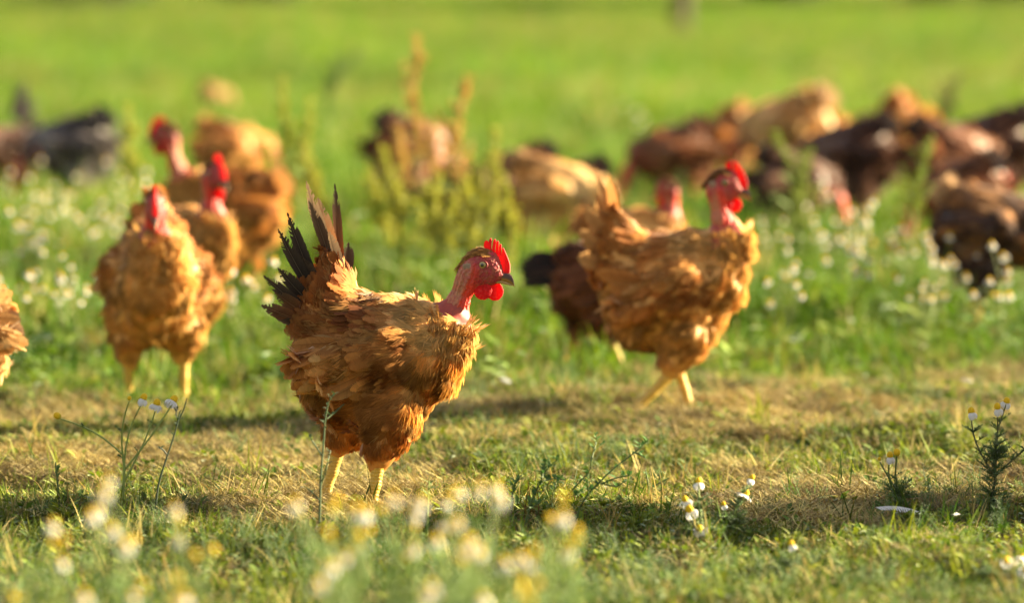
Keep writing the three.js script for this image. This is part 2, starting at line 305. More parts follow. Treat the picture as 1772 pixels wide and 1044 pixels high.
function tuft(acc, r, p, T, N, L, n, c, up = 0.3) {       // loose hair-like down
  const Sx = T.y * N.z - T.z * N.y, Sy = T.z * N.x - T.x * N.z, Sz = T.x * N.y - T.y * N.x;
  for (let i = 0; i < n; i++) {
    const a = (r() - 0.5) * (up < 0.25 ? 0.75 : 1.1), u = 0.03 + r() * up, l = L * lerp(0.5, 1.1, r()), w = 0.0005 + 0.0005 * r();
    const dx = T.x + Sx * a + N.x * u, dy = T.y + Sy * a + N.y * u, dz = T.z + Sz * a + N.z * u, cc = mulc(c, lerp(0.8, 1.25, r()));
    const A = acc.v(p.x - Sx * w, p.y - Sy * w, p.z - Sz * w, N.x, N.y, N.z, cc), B = acc.v(p.x + Sx * w, p.y + Sy * w, p.z + Sz * w, N.x, N.y, N.z, cc), dp = 0.2 * l * Math.min(1, up * 3);
    const C = acc.v(p.x + dx * l * 0.6 + w * Sx, p.y + dy * l * 0.6 + w * Sy, p.z + dz * l * 0.6 + w * Sz, N.x, N.y, N.z, cc);
    const E = acc.v(p.x + dx * l - N.x * dp, p.y + dy * l - N.y * dp, p.z + dz * l - N.z * dp, N.x, N.y, N.z, cc);
    acc.t(A, B, C); acc.t(A, C, E);
  }
}
function loft(acc, rings, seg, colorOf) {  // rings: [x, y, ry, rz] along local x
  const rows = rings.map(([x, y, ry, rz], k) => Array.from({ length: seg + 1 }, (_, i) => {
    const a = i / seg * Math.PI * 2, c = Math.cos(a), s = Math.sin(a);
    return acc.v(x, y + ry * c, rz * s, 0.15, c, s, colorOf(k / (rings.length - 1), c, s));
  }));
  for (let k = 0; k + 1 < rows.length; k++) for (let i = 0; i < seg; i++) acc.q(rows[k][i], rows[k][i + 1], rows[k + 1][i + 1], rows[k + 1][i]);
}
const Z = 0.1467e-3;                               // head drawing unit
const hz = (x, y) => [(x - 560) * Z, (500 - y) * Z];

// --- heads: comb, wattles, beak, eyes, ear lobes in the head's own axes (x forward, y up)
const headParts = (() => {
  const shape = new THREE.Shape();
  const out = [[858, 568], [860, 480], [838, 400], [806, 322], [788, 276], [774, 274], [768, 318], [760, 372], [757, 300], [760, 238], [744, 228], [732, 262], [722, 350], [718, 300], [726, 205], [710, 188], [696, 212], [682, 340], [676, 290], [688, 182], [672, 170], [658, 200], [640, 312], [634, 250], [638, 168], [620, 158], [606, 200], [586, 182], [560, 192], [546, 246], [562, 280], [580, 330], [600, 350], [660, 390], [700, 450], [730, 520], [780, 575], [830, 590]];
  shape.moveTo(...hz(...out[0])); shape.splineThru(out.slice(1).map((q) => new THREE.Vector2(...hz(...q))));
  const comb = new THREE.ExtrudeGeometry(shape, { depth: 0.0022, bevelEnabled: true, bevelThickness: 0.0009, bevelSize: 0.0004, bevelSegments: 2, curveSegments: 3 });
  comb.translate(0, 0, -0.0011);
  const paint = (g, f) => { const p = g.attributes.position, c = new Float32Array(p.count * 3); for (let i = 0; i < p.count; i++) c.set(f(p.getX(i), p.getY(i), p.getZ(i)), i * 3); g.setAttribute('color', new THREE.BufferAttribute(c, 3)); return g; };
  { const p = comb.attributes.position; for (let i = 0; i < p.count; i++) { const y = p.getY(i), x = p.getX(i); p.setZ(i, p.getZ(i) * lerp(1.7, 0.8, smooth(0, 0.04, y)) + 0.0022 * Math.sin(x * 210 + 1)); } comb.computeVertexNormals(); }
  paint(comb, (x, y, z) => mulc(mixc([0.74, 0.018, 0.018], [0.80, 0.10, 0.08], clamp(noise(x * 260, y * 260, z * 260) * 0.9, 0, 1)), 1 + 0.35 * noise(x * 900, y * 900, z * 500)));
  const wattle = (cx, cy, rx, ry, z) => {
    const acc = new Acc(), [X, Y] = hz(cx, cy), sx = rx * Z, sy = ry * Z, T = 0.0046;
    nets((x, y, w) => { const t = (Y - y) / sy, sag = 1 - 0.28 * smooth(0.1, -1.1, t); const a = (x - X) / (sx * sag), b = (y - Y) / sy, d = (w - z - 0.0012 * Math.sin(x * 260)) / T; return (Math.hypot(a, b, d) - 1) * T + 0.0003 * noise(x * 500, y * 500, w * 500); },
      [X - sx * 1.3, Y - sy * 1.3, z - 0.009], [X + sx * 1.3, Y + sy * 1.3, z + 0.009], 0.0012, (x, y, w) => mulc(mixc([0.68, 0.012, 0.016], [0.76, 0.09, 0.08], clamp(noise(x * 240, y * 240, w * 240) * 0.9, 0, 1)), 1 + 0.35 * noise(x * 900, y * 900, w * 900)), acc);
    return acc.geo();
  };
  const wn = wattle(540, 762, 106, 112, 0.0062), wf = wattle(668, 770, 100, 118, -0.0035);
  const ub = new Acc(), lb = new Acc();
  const rel = (x, y) => hz(x, y);
  const ring = (x, y0, y1, w) => { const a = rel(x, y0), b = rel(x, y1); return [a[0], (a[1] + b[1]) / 2, (a[1] - b[1]) / 2, w]; };
  loft(ub, [ring(690, 560, 650, 0.0078), ring(735, 545, 655, 0.0076), ring(790, 552, 668, 0.0064), ring(832, 568, 684, 0.0050), ring(862, 600, 700, 0.0036), ring(880, 640, 716, 0.0023), ring(890, 690, 728, 0.0010), ring(891, 722, 730, 0.0002)], 14,
    (t, c) => mixc(c > -0.25 ? [0.095, 0.052, 0.046] : [0.46, 0.25, 0.06], [0.50, 0.33, 0.13], smooth(0.62, 1, t) * 0.6 + (c < 0 ? 0.2 : 0)));
  loft(lb, [ring(680, 640, 690, 0.0062), ring(740, 648, 692, 0.0058), ring(800, 662, 700, 0.0043), ring(850, 686, 712, 0.0024), ring(868, 702, 716, 0.0006)], 12, (t) => mixc([0.46, 0.27, 0.08], [0.40, 0.28, 0.14], t));
  const eye = (s) => {
    const g = new THREE.SphereGeometry(0.0072, 28, 20), [X, Y] = hz(545, 472); g.rotateX(s * Math.PI / 2);
    paint(g, (x, y, z) => { const q = Math.hypot(x, y) / 0.0072; return z * s < 0 ? [0.02, 0.02, 0.02] : q < 0.40 ? [0.004, 0.004, 0.004] : q < 0.82 ? mulc([0.36, 0.27, 0.085], 1 + 0.5 * noise(x * 1500, y * 1500)) : [0.05, 0.03, 0.02]; });
    g.translate(X, Y, s * 0.0142); return g;
  };
  const lid = (s) => { const g = new THREE.TorusGeometry(0.0074, 0.0013, 8, 28), [X, Y] = hz(545, 472); paint(g, (x, y) => mulc([0.33, 0.05, 0.055], 1 + 0.3 * noise(x * 900, y * 900))); g.scale(1.08, 0.92, 1); g.translate(X, Y, s * 0.0176); return g; };
  const lobe = (s) => { const acc = new Acc(), r = rngOf(5), [X, Y] = hz(378, 500); nets(ellipsoid([X, Y, s * 0.0165], [0.0078, 0.0072, 0.003]), [X - 0.01, Y - 0.01, s * 0.0165 - 0.006], [X + 0.01, Y + 0.01, s * 0.0165 + 0.006], 0.0013, (x, y) => mulc([0.50, 0.36, 0.26], 1 + 0.4 * noise(x * 900, y * 900)), acc); for (let i = 0; i < 40; i++) tuft(acc, r, V(X + (r() - 0.5) * 0.012, Y + (r() - 0.5) * 0.011, s * 0.0185), V(-0.8, -0.4, 0), V(0, 0, s), 0.004, 3, [0.52, 0.40, 0.28]); return acc.geo(); };
  const crest = (col) => {
    const acc = new Acc(), r = rngOf(8);
    for (let i = 0; i < 520; i++) {
      const t = r(), a = (r() * 2 - 1) * 1.35, x = lerp(660, 330, Math.pow(t, 0.85));
      const dx = (x - 545) / 185, ry = 146 * Math.sqrt(Math.max(0.05, 1 - dx * dx)), cy = 440;
      const yy = (500 - cy + ry * Math.cos(a) * 0.98) * Z, zz = 0.0172 * Math.sqrt(Math.max(0.1, 1 - dx * dx)) * Math.sin(a);
      const p = V((x - 560) * Z, yy, zz), N = V(dx * 0.9, Math.cos(a), Math.sin(a) * 1.2).normalize(), T = V(-1, -0.25 - 0.75 * smooth(-0.1, -1, dx), Math.sin(a) * 0.12); T.addScaledVector(N, -T.dot(N)).normalize();
      if (Math.abs(a) > 0.95 && x > 470) continue;
      const c = mulc(mixc(col, mulc(col, 1.9), r() * r()), lerp(0.65, 1.15, r()));
      feather(acc, r, p, T, N, { L: lerp(0.011, 0.020, r()) * (1 + 0.6 * t * t), W: 0.0032, n: 4, gap: 0.7, jit: 0.4, lift: 0.13, curl: 0.10, cup: 0.2, c0: mulc(c, 0.75), c1: c });
    }
    return acc.geo();
  };
  return { comb, wn, wf, ub: ub.geo(), lb: lb.geo(), eyeR: eye(1), eyeL: eye(-1), lidR: lid(1), lidL: lid(-1), lobeR: lobe(1), lobeL: lobe(-1), crest };
})();
const headField = [
  ellipsoid([...hz(545, 442), 0], [0.0262, 0.0212, 0.0170]), ellipsoid([...hz(628, 545), 0], [0.0185, 0.0165, 0.0122]), ellipsoid([...hz(520, 600), 0], [0.0195, 0.0150, 0.0130]),
  ellipsoid([...hz(600, 640), 0], [0.014, 0.009, 0.0088]), capsule([...hz(660, 560), 0], [...hz(725, 590), 0], 0.0105, 0.0068), ellipsoid([...hz(362, 610), 0], [0.0085, 0.0135, 0.0132]),
];
// palettes: linear base colours of the plumage by region
const PAL = {
  buff: { tail: [0.38, 0.11, 0.015], back: [0.29, 0.088, 0.017], shoulder: [0.74, 0.46, 0.16], wing: [0.50, 0.215, 0.048], flank: [0.54, 0.225, 0.046], breast: [0.66, 0.30, 0.056], thigh: [0.52, 0.185, 0.028], vent: [0.62, 0.32, 0.09], quillA: [0.022, 0.017, 0.016], quillB: [0.26, 0.17, 0.09], crest: [0.38, 0.185, 0.046] },
  gold: { tail: [0.46, 0.185, 0.036], back: [0.40, 0.145, 0.030], shoulder: [0.68, 0.38, 0.11], wing: [0.47, 0.195, 0.043], flank: [0.60, 0.31, 0.075], breast: [0.70, 0.38, 0.095], thigh: [0.60, 0.29, 0.065], vent: [0.64, 0.37, 0.13], quillA: [0.42, 0.20, 0.06], quillB: [0.58, 0.38, 0.18], crest: [0.22, 0.10, 0.03] },
  pale: { tail: [0.52, 0.30, 0.11], back: [0.50, 0.26, 0.08], shoulder: [0.68, 0.46, 0.20], wing: [0.54, 0.32, 0.11], flank: [0.64, 0.40, 0.15], breast: [0.68, 0.44, 0.17], thigh: [0.60, 0.36, 0.13], vent: [0.70, 0.50, 0.26], quillA: [0.3, 0.18, 0.09], quillB: [0.5, 0.4, 0.26], crest: [0.2, 0.11, 0.05] },
  dark: { tail: [0.05, 0.03, 0.024], back: [0.10, 0.045, 0.028], shoulder: [0.17, 0.08, 0.045], wing: [0.095, 0.048, 0.034], flank: [0.12, 0.065, 0.045], breast: [0.18, 0.075, 0.035], thigh: [0.13, 0.075, 0.05], vent: [0.18, 0.12, 0.09], quillA: [0.022, 0.018, 0.020], quillB: [0.06, 0.045, 0.04], crest: [0.06, 0.03, 0.02] },
  grey: { tail: [0.035, 0.03, 0.03], back: [0.045, 0.035, 0.033], shoulder: [0.2, 0.17, 0.16], wing: [0.17, 0.14, 0.13], flank: [0.21, 0.18, 0.17], breast: [0.09, 0.05, 0.04], thigh: [0.10, 0.08, 0.07], vent: [0.3, 0.28, 0.27], quillA: [0.018, 0.017, 0.022], quillB: [0.05, 0.045, 0.05], crest: [0.08, 0.03, 0.02] },
  saddle: { tail: [0.42, 0.24, 0.12], back: [0.46, 0.23, 0.09], shoulder: [0.13, 0.07, 0.045], wing: [0.065, 0.04, 0.034], flank: [0.07, 0.045, 0.04], breast: [0.44, 0.22, 0.08], thigh: [0.07, 0.045, 0.04], vent: [0.10, 0.07, 0.06], quillA: [0.42, 0.27, 0.15], quillB: [0.45, 0.32, 0.2], crest: [0.25, 0.12, 0.05] },
  russet: { tail: [0.10, 0.05, 0.035], back: [0.17, 0.065, 0.03], shoulder: [0.28, 0.12, 0.05], wing: [0.18, 0.07, 0.033], flank: [0.24, 0.10, 0.045], breast: [0.30, 0.13, 0.05], thigh: [0.22, 0.09, 0.04], vent: [0.28, 0.14, 0.075], quillA: [0.02, 0.018, 0.022], quillB: [0.07, 0.045, 0.03], crest: [0.12, 0.05, 0.02] },
};
const HX = (x) => (x - 610) * S, HY = (y) => (870 - y) * S;
// pose: pitch of the trunk, neck points and head place in drawing units of the sharp hen, legs, tail
const HERO = {
  pitch: 0, fat: 0.95, neck: [[786, 550, 20], [797, 512, 17.5], [812, 476, 16], [826, 452, 16]], head: [845.8, 446.6], headPitch: 0, headYaw: 0, headZ: 0,
  legs: [{ hip: [690, 705], knee: [666, 800], foot: [654, 866], z: 0.050, r: 1 }, { hip: [612, 705], knee: [581, 786], foot: [556, 862], z: -0.045, r: 0.95 }],
  tails: [[590, 470, 532, 302, 24, 0.012], [592, 470, 552, 330, 30, 0.004], [596, 470, 580, 306, 15, -0.012], [598, 468, 576, 388, 24, 0.020], [604, 470, 604, 408, 20, -0.018], [560, 500, 502, 356, 24, 0.026], [555, 505, 488, 384, 26, 0.034], [558, 500, 528, 430, 30, 0.030], [548, 515, 490, 450, 26, 0.042], [545, 530, 467, 464, 22, 0.050], [545, 535, 486, 492, 26, 0.048], [538, 545, 464, 514, 24, 0.052], [545, 550, 480, 525, 26, 0.045]],
};
function poseOf(o) { return { ...HERO, ...o }; }

// builds the geometries of one hen; detail: cells and number of feathers
function henGeo(pose, pal, seed, q) {
  const r = rngOf(seed), P = PAL[pal], piv = [HX(630), HY(650)], cp = Math.cos(pose.pitch), sp = Math.sin(pose.pitch), fat = pose.fat ?? 1;
  const rot = (x, y) => [piv[0] + (x - piv[0]) * cp - (y - piv[1]) * sp, piv[1] + (x - piv[0]) * sp + (y - piv[1]) * cp];
  const unrot = (x, y) => [piv[0] + (x - piv[0]) * cp + (y - piv[1]) * sp, piv[1] - (x - piv[0]) * sp + (y - piv[1]) * cp];
  const T = (x, y, z = 0) => [...rot(HX(x), HY(y)), z];
  const cap = (x0, y0, r0, x1, y1, r1, z0 = 0, z1 = 0) => capsule(T(x0, y0, z0), T(x1, y1, z1), r0 * S * fat * 0.91, r1 * S * fat * 0.91);
  // trunk
  const trunk = [cap(578, 632, 64, 660, 612, 100), cap(660, 612, 102, 738, 600, 75), cap(738, 608, 74, 762, 575, 47), cap(585, 590, 62, 577, pose.noCone ? 560 : 515, 48), ...(pose.noCone ? [] : [cap(577, 515, 48, 578, 452, 24), cap(560, 560, 46, 540, 500, 22)]), cap(610, 560, 60, 720, 548, 50), cap(755, 590, 44, 784, 560, 22), cap(600, 668, 60, 690, 682, 58)];
  const wings = [1, -1].map((s) => {
    const a = T(698, 572, s * 0.066 * fat), b = T(560, 600, s * 0.080 * fat), f = capsule(a, b, 0.021, 0.012), g = capsule(T(688, 598, s * 0.078 * fat), T(590, 628, s * 0.088 * fat), 0.017, 0.010);
    return (x, y, z) => smin(f(x, y, z), g(x, y, z), 0.05);
  });
  const legT = pose.legs.map((l) => [capsule([...rot(HX(l.hip[0]), HY(l.hip[1])), l.z], [HX(l.knee[0]) - 0.002, HY(l.knee[1] - 8), l.z * 0.95], 0.040 * l.r, 0.0130), capsule([...rot(HX(l.hip[0] - 5), HY(l.hip[1] + 30)), l.z * 0.9], [HX(l.knee[0]), HY(l.knee[1] - 40), l.z], 0.030, 0.016)]);
  const NK = pose.neck.map(([x, y, w], i, A) => [HX(x), HY(y), (pose.headZ ?? 0) * i / (A.length - 1), w * S]);
  const NKL = Math.hypot(NK[2][0] - NK[0][0], NK[2][1] - NK[0][1]) || 1, NKD = [(NK[2][0] - NK[0][0]) / NKL, (NK[2][1] - NK[0][1]) / NKL];
  const base = T(772, 578);
  const stub = [capsule(base, NK[0], 0.026, NK[0][3]), capsule(NK[0], NK[1], NK[0][3] * 0.95, NK[1][3] * 0.8)];
  const bodyF = joined([...trunk, ...legT.flat(), ...stub], 0.035), wingF = joined(wings, 0.01);
  const f = (x, y, z) => smin(bodyF(x, y, z), wingF(x, y, z), 0.018) + (q.single ? 0.0045 : 0.0065) * noise(x * 26 + seed, y * 26, z * 26) + 0.003 * noise(x * 60, y * 60 + seed, z * 60);
  const under = P.flank;
  const acc = new Acc();
  nets(f, [-0.20, 0.03, -0.15], [0.27, 0.47, 0.15], q.cell, (x, y, z) => { const al = (x - NK[0][0]) * NKD[0] + (y - NK[0][1]) * NKD[1]; return al > -0.002 && x > NK[0][0] - 0.04 && al < 0.1 ? mulc([0.34, 0.05, 0.03], 1 + 0.3 * noise(x * 300, y * 300, z * 300)) : under; }, acc);
  const nBody = acc.i.length;
  // head and bare neck
  const hp = [HX(pose.head[0]), HY(pose.head[1]), pose.headZ ?? 0], hm = new THREE.Matrix4().makeRotationFromEuler(new THREE.Euler(0, pose.headYaw, pose.headPitch, 'YXZ')), hi = hm.clone().invert().elements;
  const headF = (x, y, z) => { const a = x - hp[0], b = y - hp[1], c = z - hp[2], X = hi[0] * a + hi[4] * b + hi[8] * c, Y = hi[1] * a + hi[5] * b + hi[9] * c, Q = hi[2] * a + hi[6] * b + hi[10] * c; let d = 1; for (const g of headField) d = smin(d, g(X, Y, Q), 0.010); return d; };
  const backHead = V(...hz(400, 560), 0).applyMatrix4(hm).add(V(...hp));
  const path = [...NK, [backHead.x, backHead.y, backHead.z, 0.0135]];
  const neckSegs = path.slice(0, -1).map((a, i) => capsule(a, path[i + 1], a[3], path[i + 1][3]));
  const neckF = joined(neckSegs, 0.012);
  const ND = V(path[2][0] - path[0][0], path[2][1] - path[0][1], path[2][2] - path[0][2]).normalize(), side = V(0, 0, 1), fw = V().crossVectors(ND, side).normalize();
  const nf = (x, y, z) => {
    const dn = neckF(x, y, z), d = smin(dn, headF(x, y, z), 0.016);
    const a = (x - path[1][0]) * fw.x + (y - path[1][1]) * fw.y, ang = Math.atan2(z - path[1][2], a), al = (x - path[0][0]) * ND.x + (y - path[0][1]) * ND.y;
    return d + 0.0013 * smooth(-0.004, 0.006, headF(x, y, z) - dn) * Math.sin(ang * 13 + 3 * noise(x * 60, y * 60, z * 60)) + 0.0010 * noise(x * 330, y * 330, z * 330) + 0.0004 * noise(x * 700, y * 700, z * 700);
  };
  const pts = [...path, hp], lo = [0, 1, 2].map((k) => Math.min(...pts.map((p) => p[k])) - 0.036), hiB = [0, 1, 2].map((k) => Math.max(...pts.map((p) => p[k])) + 0.036);
  const HRED = [0.36, 0.030, 0.040], NPINK = [0.44, 0.135, 0.085], NBUFF = [0.46, 0.22, 0.12], NRED = [0.66, 0.045, 0.022];
  nets(nf, lo, hiB, q.headCell, (x, y, z) => {
    const dn = neckF(x, y, z), dh = headF(x, y, z), k = smooth(0.006, -0.004, dh - dn), nn = noise(x * 160, y * 160, z * 160), n2 = noise(x * 420, y * 420, z * 420);
    const front = smooth(-0.001, 0.008, (x - lerp(path[1][0], backHead.x, clamp((y - path[1][1]) / (backHead.y - path[1][1] + 1e-6), 0, 1))) + 0.35 * nn * 0.01);
    let c = mixc(mixc(NPINK, NBUFF, clamp(0.5 + 1.2 * nn, 0, 1)), NRED, pose.neckPlain ? 0.3 : front);
    c = mixc(c, mixc(HRED, [0.30, 0.11, 0.05], clamp(0.2 + 0.9 * nn, 0, 0.7)), k);
    return mulc(c, 1 + 0.35 * n2);
  }, acc);
  // shanks and toes
  for (const l of pose.legs) {
    const k = [HX(l.knee[0]), HY(l.knee[1] - 14), l.z], t = [HX(l.foot[0]), 0.013, l.z + (l.dz ?? 0)], toes = [];
    toes.push(capsule(k, [lerp(k[0], t[0], 0.5) + 0.002, lerp(k[1], t[1], 0.5), lerp(k[2], t[2], 0.5)], 0.0125, 0.0084), capsule([lerp(k[0], t[0], 0.5) + 0.002, lerp(k[1], t[1], 0.5), lerp(k[2], t[2], 0.5)], t, 0.0084, 0.0095));
    for (const [a, L] of [[-0.62, 0.048], [0, 0.060], [0.62, 0.048], [2.75, 0.026]]) {
      const c = Math.cos(a), s = Math.sin(a), mid = [t[0] + c * L * 0.55, 0.0085, t[2] + s * L * 0.55], end = [t[0] + c * L, 0.0035, t[2] + s * L], claw = [t[0] + c * (L + 0.013), 0.0005, t[2] + s * (L + 0.013)];
      toes.push(capsule(t, mid, 0.0075, 0.0058), capsule(mid, end, 0.0058, 0.0042), capsule(end, claw, 0.0033, 0.0008));
    }
    const g0 = joined(toes, 0.006), g = (x, y, z) => g0(x, y, z) + 0.0006 * Math.sin(y * 1100 + 2 * Math.sin(z * 300)) * smooth(0.015, 0.03, y) + 0.0004 * noise(x * 400, y * 400, z * 400);
    nets(g, [Math.min(k[0], t[0]) - 0.045, -0.004, l.z - 0.07], [Math.max(k[0], t[0]) + 0.09, k[1] + 0.018, l.z + 0.07], q.legCell, (x, y, z) => mulc(mixc([0.58, 0.36, 0.045], [0.62, 0.44, 0.10], 0.5 + noise(x * 200, y * 260, z * 200)), 1 + 0.25 * noise(x * 700, y * 700, z * 700)), acc);
  }
  const body = acc.geo();
  // ---- plumage over the trunk
  const plum = new Acc(), big = [];
  const pa = acc.p, na = acc.n, ia = acc.i, tri = nBody / 3, cum = new Float32Array(tri); let area = 0;
  for (let t = 0; t < tri; t++) { const a = ia[t * 3] * 3, b = ia[t * 3 + 1] * 3, c = ia[t * 3 + 2] * 3, ux = pa[b] - pa[a], uy = pa[b + 1] - pa[a + 1], uz = pa[b + 2] - pa[a + 2], vx = pa[c] - pa[a], vy = pa[c + 1] - pa[a + 1], vz = pa[c + 2] - pa[a + 2]; area += 0.5 * Math.hypot(uy * vz - uz * vy, uz * vx - ux * vz, ux * vy - uy * vx); cum[t] = area; }
  const hash = new Map(), hs = 0.012, kk = (x, y, z) => Math.floor(x / hs) + ',' + Math.floor(y / hs) + ',' + Math.floor(z / hs);
  const ringTop = { x: NK[0][0], y: NK[0][1] };
  const region = (x, y, z) => {                 // position in drawing units of the level trunk
    const [ux, uy] = unrot(x, y), X = ux / S + 610, Y = 870 - uy / S, az = Math.abs(z) / S;
    let c = P.flank, L = 0.036, W = 0.022, dir = [-0.9, -0.42, 0], fl = 0.22, fuzzy = 0.6;
    const wing = X < 752 && X > 520 && Y > 525 && Y < 655 && az > 74;
    const j = 1.5 * fbm(X * 0.024 + seed, Y * 0.024 + z * 20, 3);
    if (Y > 735 || (Y > 715 && (X < 630 || X > 690) && X > 545 && az > 25)) { c = P.thigh; L = Y > 748 ? 0.016 : 0.024; W = 0.012; dir = [-0.25, -1, 0]; fuzzy = 0.8; }
    else if (wing) { c = mixc(P.wing, j > 0.12 ? P.back : P.shoulder, clamp(Math.abs(j) * 1.7, 0, 0.75)); L = X < 640 ? 0.056 : 0.042; W = 0.026; dir = [-1, -0.30 - 0.25 * smooth(640, 540, X), 0]; fl = 0.16; fuzzy = X > 668 ? 0.65 : 0.35; }
    else if (X < 612 && Y < 545) { c = mixc(P.tail, P.back, clamp(0.3 + j, 0, 1)); L = 0.034; W = 0.016; dir = [-0.35 - 0.3 * smooth(500, 545, Y), 0.9 - 1.2 * smooth(505, 560, Y), 0]; fl = 0.2; fuzzy = 0.3; }
    else if (X > 690 && Y < 590 && az < 90) { c = mixc(P.shoulder, P.back, clamp(0.15 + j, 0, 1) * smooth(770, 690, X)); L = 0.034; W = 0.022; dir = X > 775 && Y > 540 ? [-0.25, -1, 0] : [-1, -0.15, 0]; fl = 0.2; fuzzy = 0.7; }
    else if (Y < 570) { c = mixc(P.back, P.wing, clamp(0.2 + j * 1.3, 0, 1)); L = 0.044; W = 0.025; dir = [-1, -0.06 + 0.35 * smooth(640, 590, X), 0]; fl = 0.18; fuzzy = 0.35; }
    else if (X > 715) { c = mixc(P.breast, P.shoulder, clamp(j * 1.4, 0, 0.6)); L = 0.034; W = 0.021; dir = [-0.55, -1, 0]; fl = 0.2; fuzzy = 0.7; }
    else if (X < 590) { c = mixc(P.vent, P.flank, clamp(0.5 + j, 0, 1)); L = 0.040; W = 0.022; dir = [-0.75, -0.75, 0]; fl = 0.25; fuzzy = 0.9; }
    const [dx, dy] = [dir[0] * cp - dir[1] * sp, dir[0] * sp + dir[1] * cp];
    const patch = clamp(1 + 0.9 * noise(X * 0.03 + 3 + seed, Y * 0.03, z * 28), 0.62, 1.4);
    return { patch, X, Y, az, c, L, W, dx, dy, fl, fuzzy, wing };
  };
  let made = 0;
  for (let tries = 0; tries < q.feathers * 7 && made < q.feathers; tries++) {
    let t = 0; { const u = r() * area; let a = 0, b = tri - 1; while (a < b) { const m = (a + b) >> 1; if (cum[m] < u) a = m + 1; else b = m; } t = a; }
    const a = ia[t * 3] * 3, x = pa[a], y = pa[a + 1], z = pa[a + 2], N = V(na[a], na[a + 1], na[a + 2]);
    { const al = (x - ringTop.x) * ND.x + (y - ringTop.y) * ND.y, rd = Math.hypot((x - ringTop.x) * fw.x + (y - ringTop.y) * fw.y, z); if (al > 0.012 && rd < 0.026 + al * 0.3 && al < 0.2) continue; }          // bare neck
    const R = region(x, y, z);
    if (y < HY(pose.cut ?? 772)) continue;
    const key = kk(x, y, z), cnt = hash.get(key) ?? 0;
    if (cnt >= q.per) continue; hash.set(key, cnt + 1);
    const Td = V(R.dx, R.dy, (r() - 0.5) * 0.5 + (z > 0 ? 0.12 : -0.12)); Td.addScaledVector(N, -Td.dot(N)); if (Td.length() < 0.05) continue; Td.normalize();
    Td.applyAxisAngle(N, (r() - 0.5) * lerp(0.15, 0.6, R.fuzzy));
    const u8 = r(), tone = lerp(0.94, 1.06, r()) * R.patch, c = mulc(u8 > 0.96 ? mixc(R.c, P.back, 0.4) : R.c, tone), sc = q.size * lerp(0.75, 1.2, r());
    const o = { L: R.L * sc, W: R.W * sc * 0.8, patch: R.patch, n: q.barbs + 4, gap: lerp(0.8, 0.4, R.fuzzy), jit: lerp(0.2, 0.45, R.fuzzy), lift: R.fl * lerp(0.1, 0.4, r()), curl: R.fl * 0.4, cup: 0.10, c0: c, c1: mixc(c, mixc(c, P.shoulder, 0.12), r()), edge: lerp(0.98, 1.08, r()) };
    const p = V(x, y, z).addScaledVector(N, -0.001);
    made++;
    if (q.single && z > 0 && big.length < q.single && R.X < 680 && (R.wing || (R.Y < 560 && R.X > 618 && R.az > 20)) && R.L > 0.03) { big.push([p, Td, N, o]); continue; }
    if (R.fuzzy > 0.5 && q.hairs) { for (let h = 0; h < 2; h++) tuft(plum, r, V(x, y, z).addScaledVector(Td, (r() - 0.5) * 0.008), Td, N, R.L * lerp(0.55, 1.0, r()), q.hairs, mulc(c, h ? 1.0 : 0.9), R.fl * 0.8); if (r() > 0.08) continue; }
    feather(plum, r, p, Td, N, o);
    if (q.fluff && r() < R.fuzzy * q.fluff) tuft(plum, r, p.clone().addScaledVector(N, 0.003), Td, N, R.L * lerp(0.4, 0.8, r()), 6, mulc(mixc(c, P.shoulder, 0.3), 1.1));
  }
  // ruff of loose feathers round the foot of the bare neck
  for (let i = 0; i < q.ruff; i++) {
        const a = r() * 6.283, k = lerp(-0.034, 0.017, r()), N = V(fw.x * Math.cos(a), fw.y * Math.cos(a), Math.sin(a)), p = V(NK[0][0] + ND.x * k, NK[0][1] + ND.y * k, NK[0][2]); for (let t = 0; t < 60 && f(p.x, p.y, p.z) < -0.0005; t++) p.addScaledVector(N, 0.001); if (k > 0.004) p.addScaledVector(N, 0.004);
    const up = r() < 0.15 ? 0.6 : -0.8, Td = ND.clone().multiplyScalar(up).addScaledVector(N, 0.35).add(V((r() - 0.5) * 0.5, (r() - 0.5) * 0.3, (r() - 0.5) * 0.6)).normalize(); const Nn = N.clone().addScaledVector(Td, -N.dot(Td)).normalize();
    const c = mulc(mixc(P.shoulder, P.breast, r() * 0.8), lerp(0.8, 1.2, r()));
    if (r() < 0.86) { tuft(plum, r, p, Td, Nn, lerp(0.016, 0.034, r()), 12, c, 0.16); continue; }
    feather(plum, r, p, Td, Nn, { L: lerp(0.016, 0.030, r()), W: 0.010, n: q.barbs, gap: 0.45, jit: 0.5, lift: 0.2, curl: 0.4, cup: 0.5, c0: mulc(c, 0.85), c1: c, edge: 1.2 });
  }
  return { body, plum: plum.geo(), big, hm, hp, rot, P, pose, seed, q };
}
const crestCache = {};
const featherShapes = {};
function basis(mesh, p, T, N) { const X = V().crossVectors(T, N).normalize(); const n = V().crossVectors(X, T).normalize(); mesh.position.copy(p); mesh.quaternion.setFromRotationMatrix(new THREE.Matrix4().makeBasis(X, T, n)); }
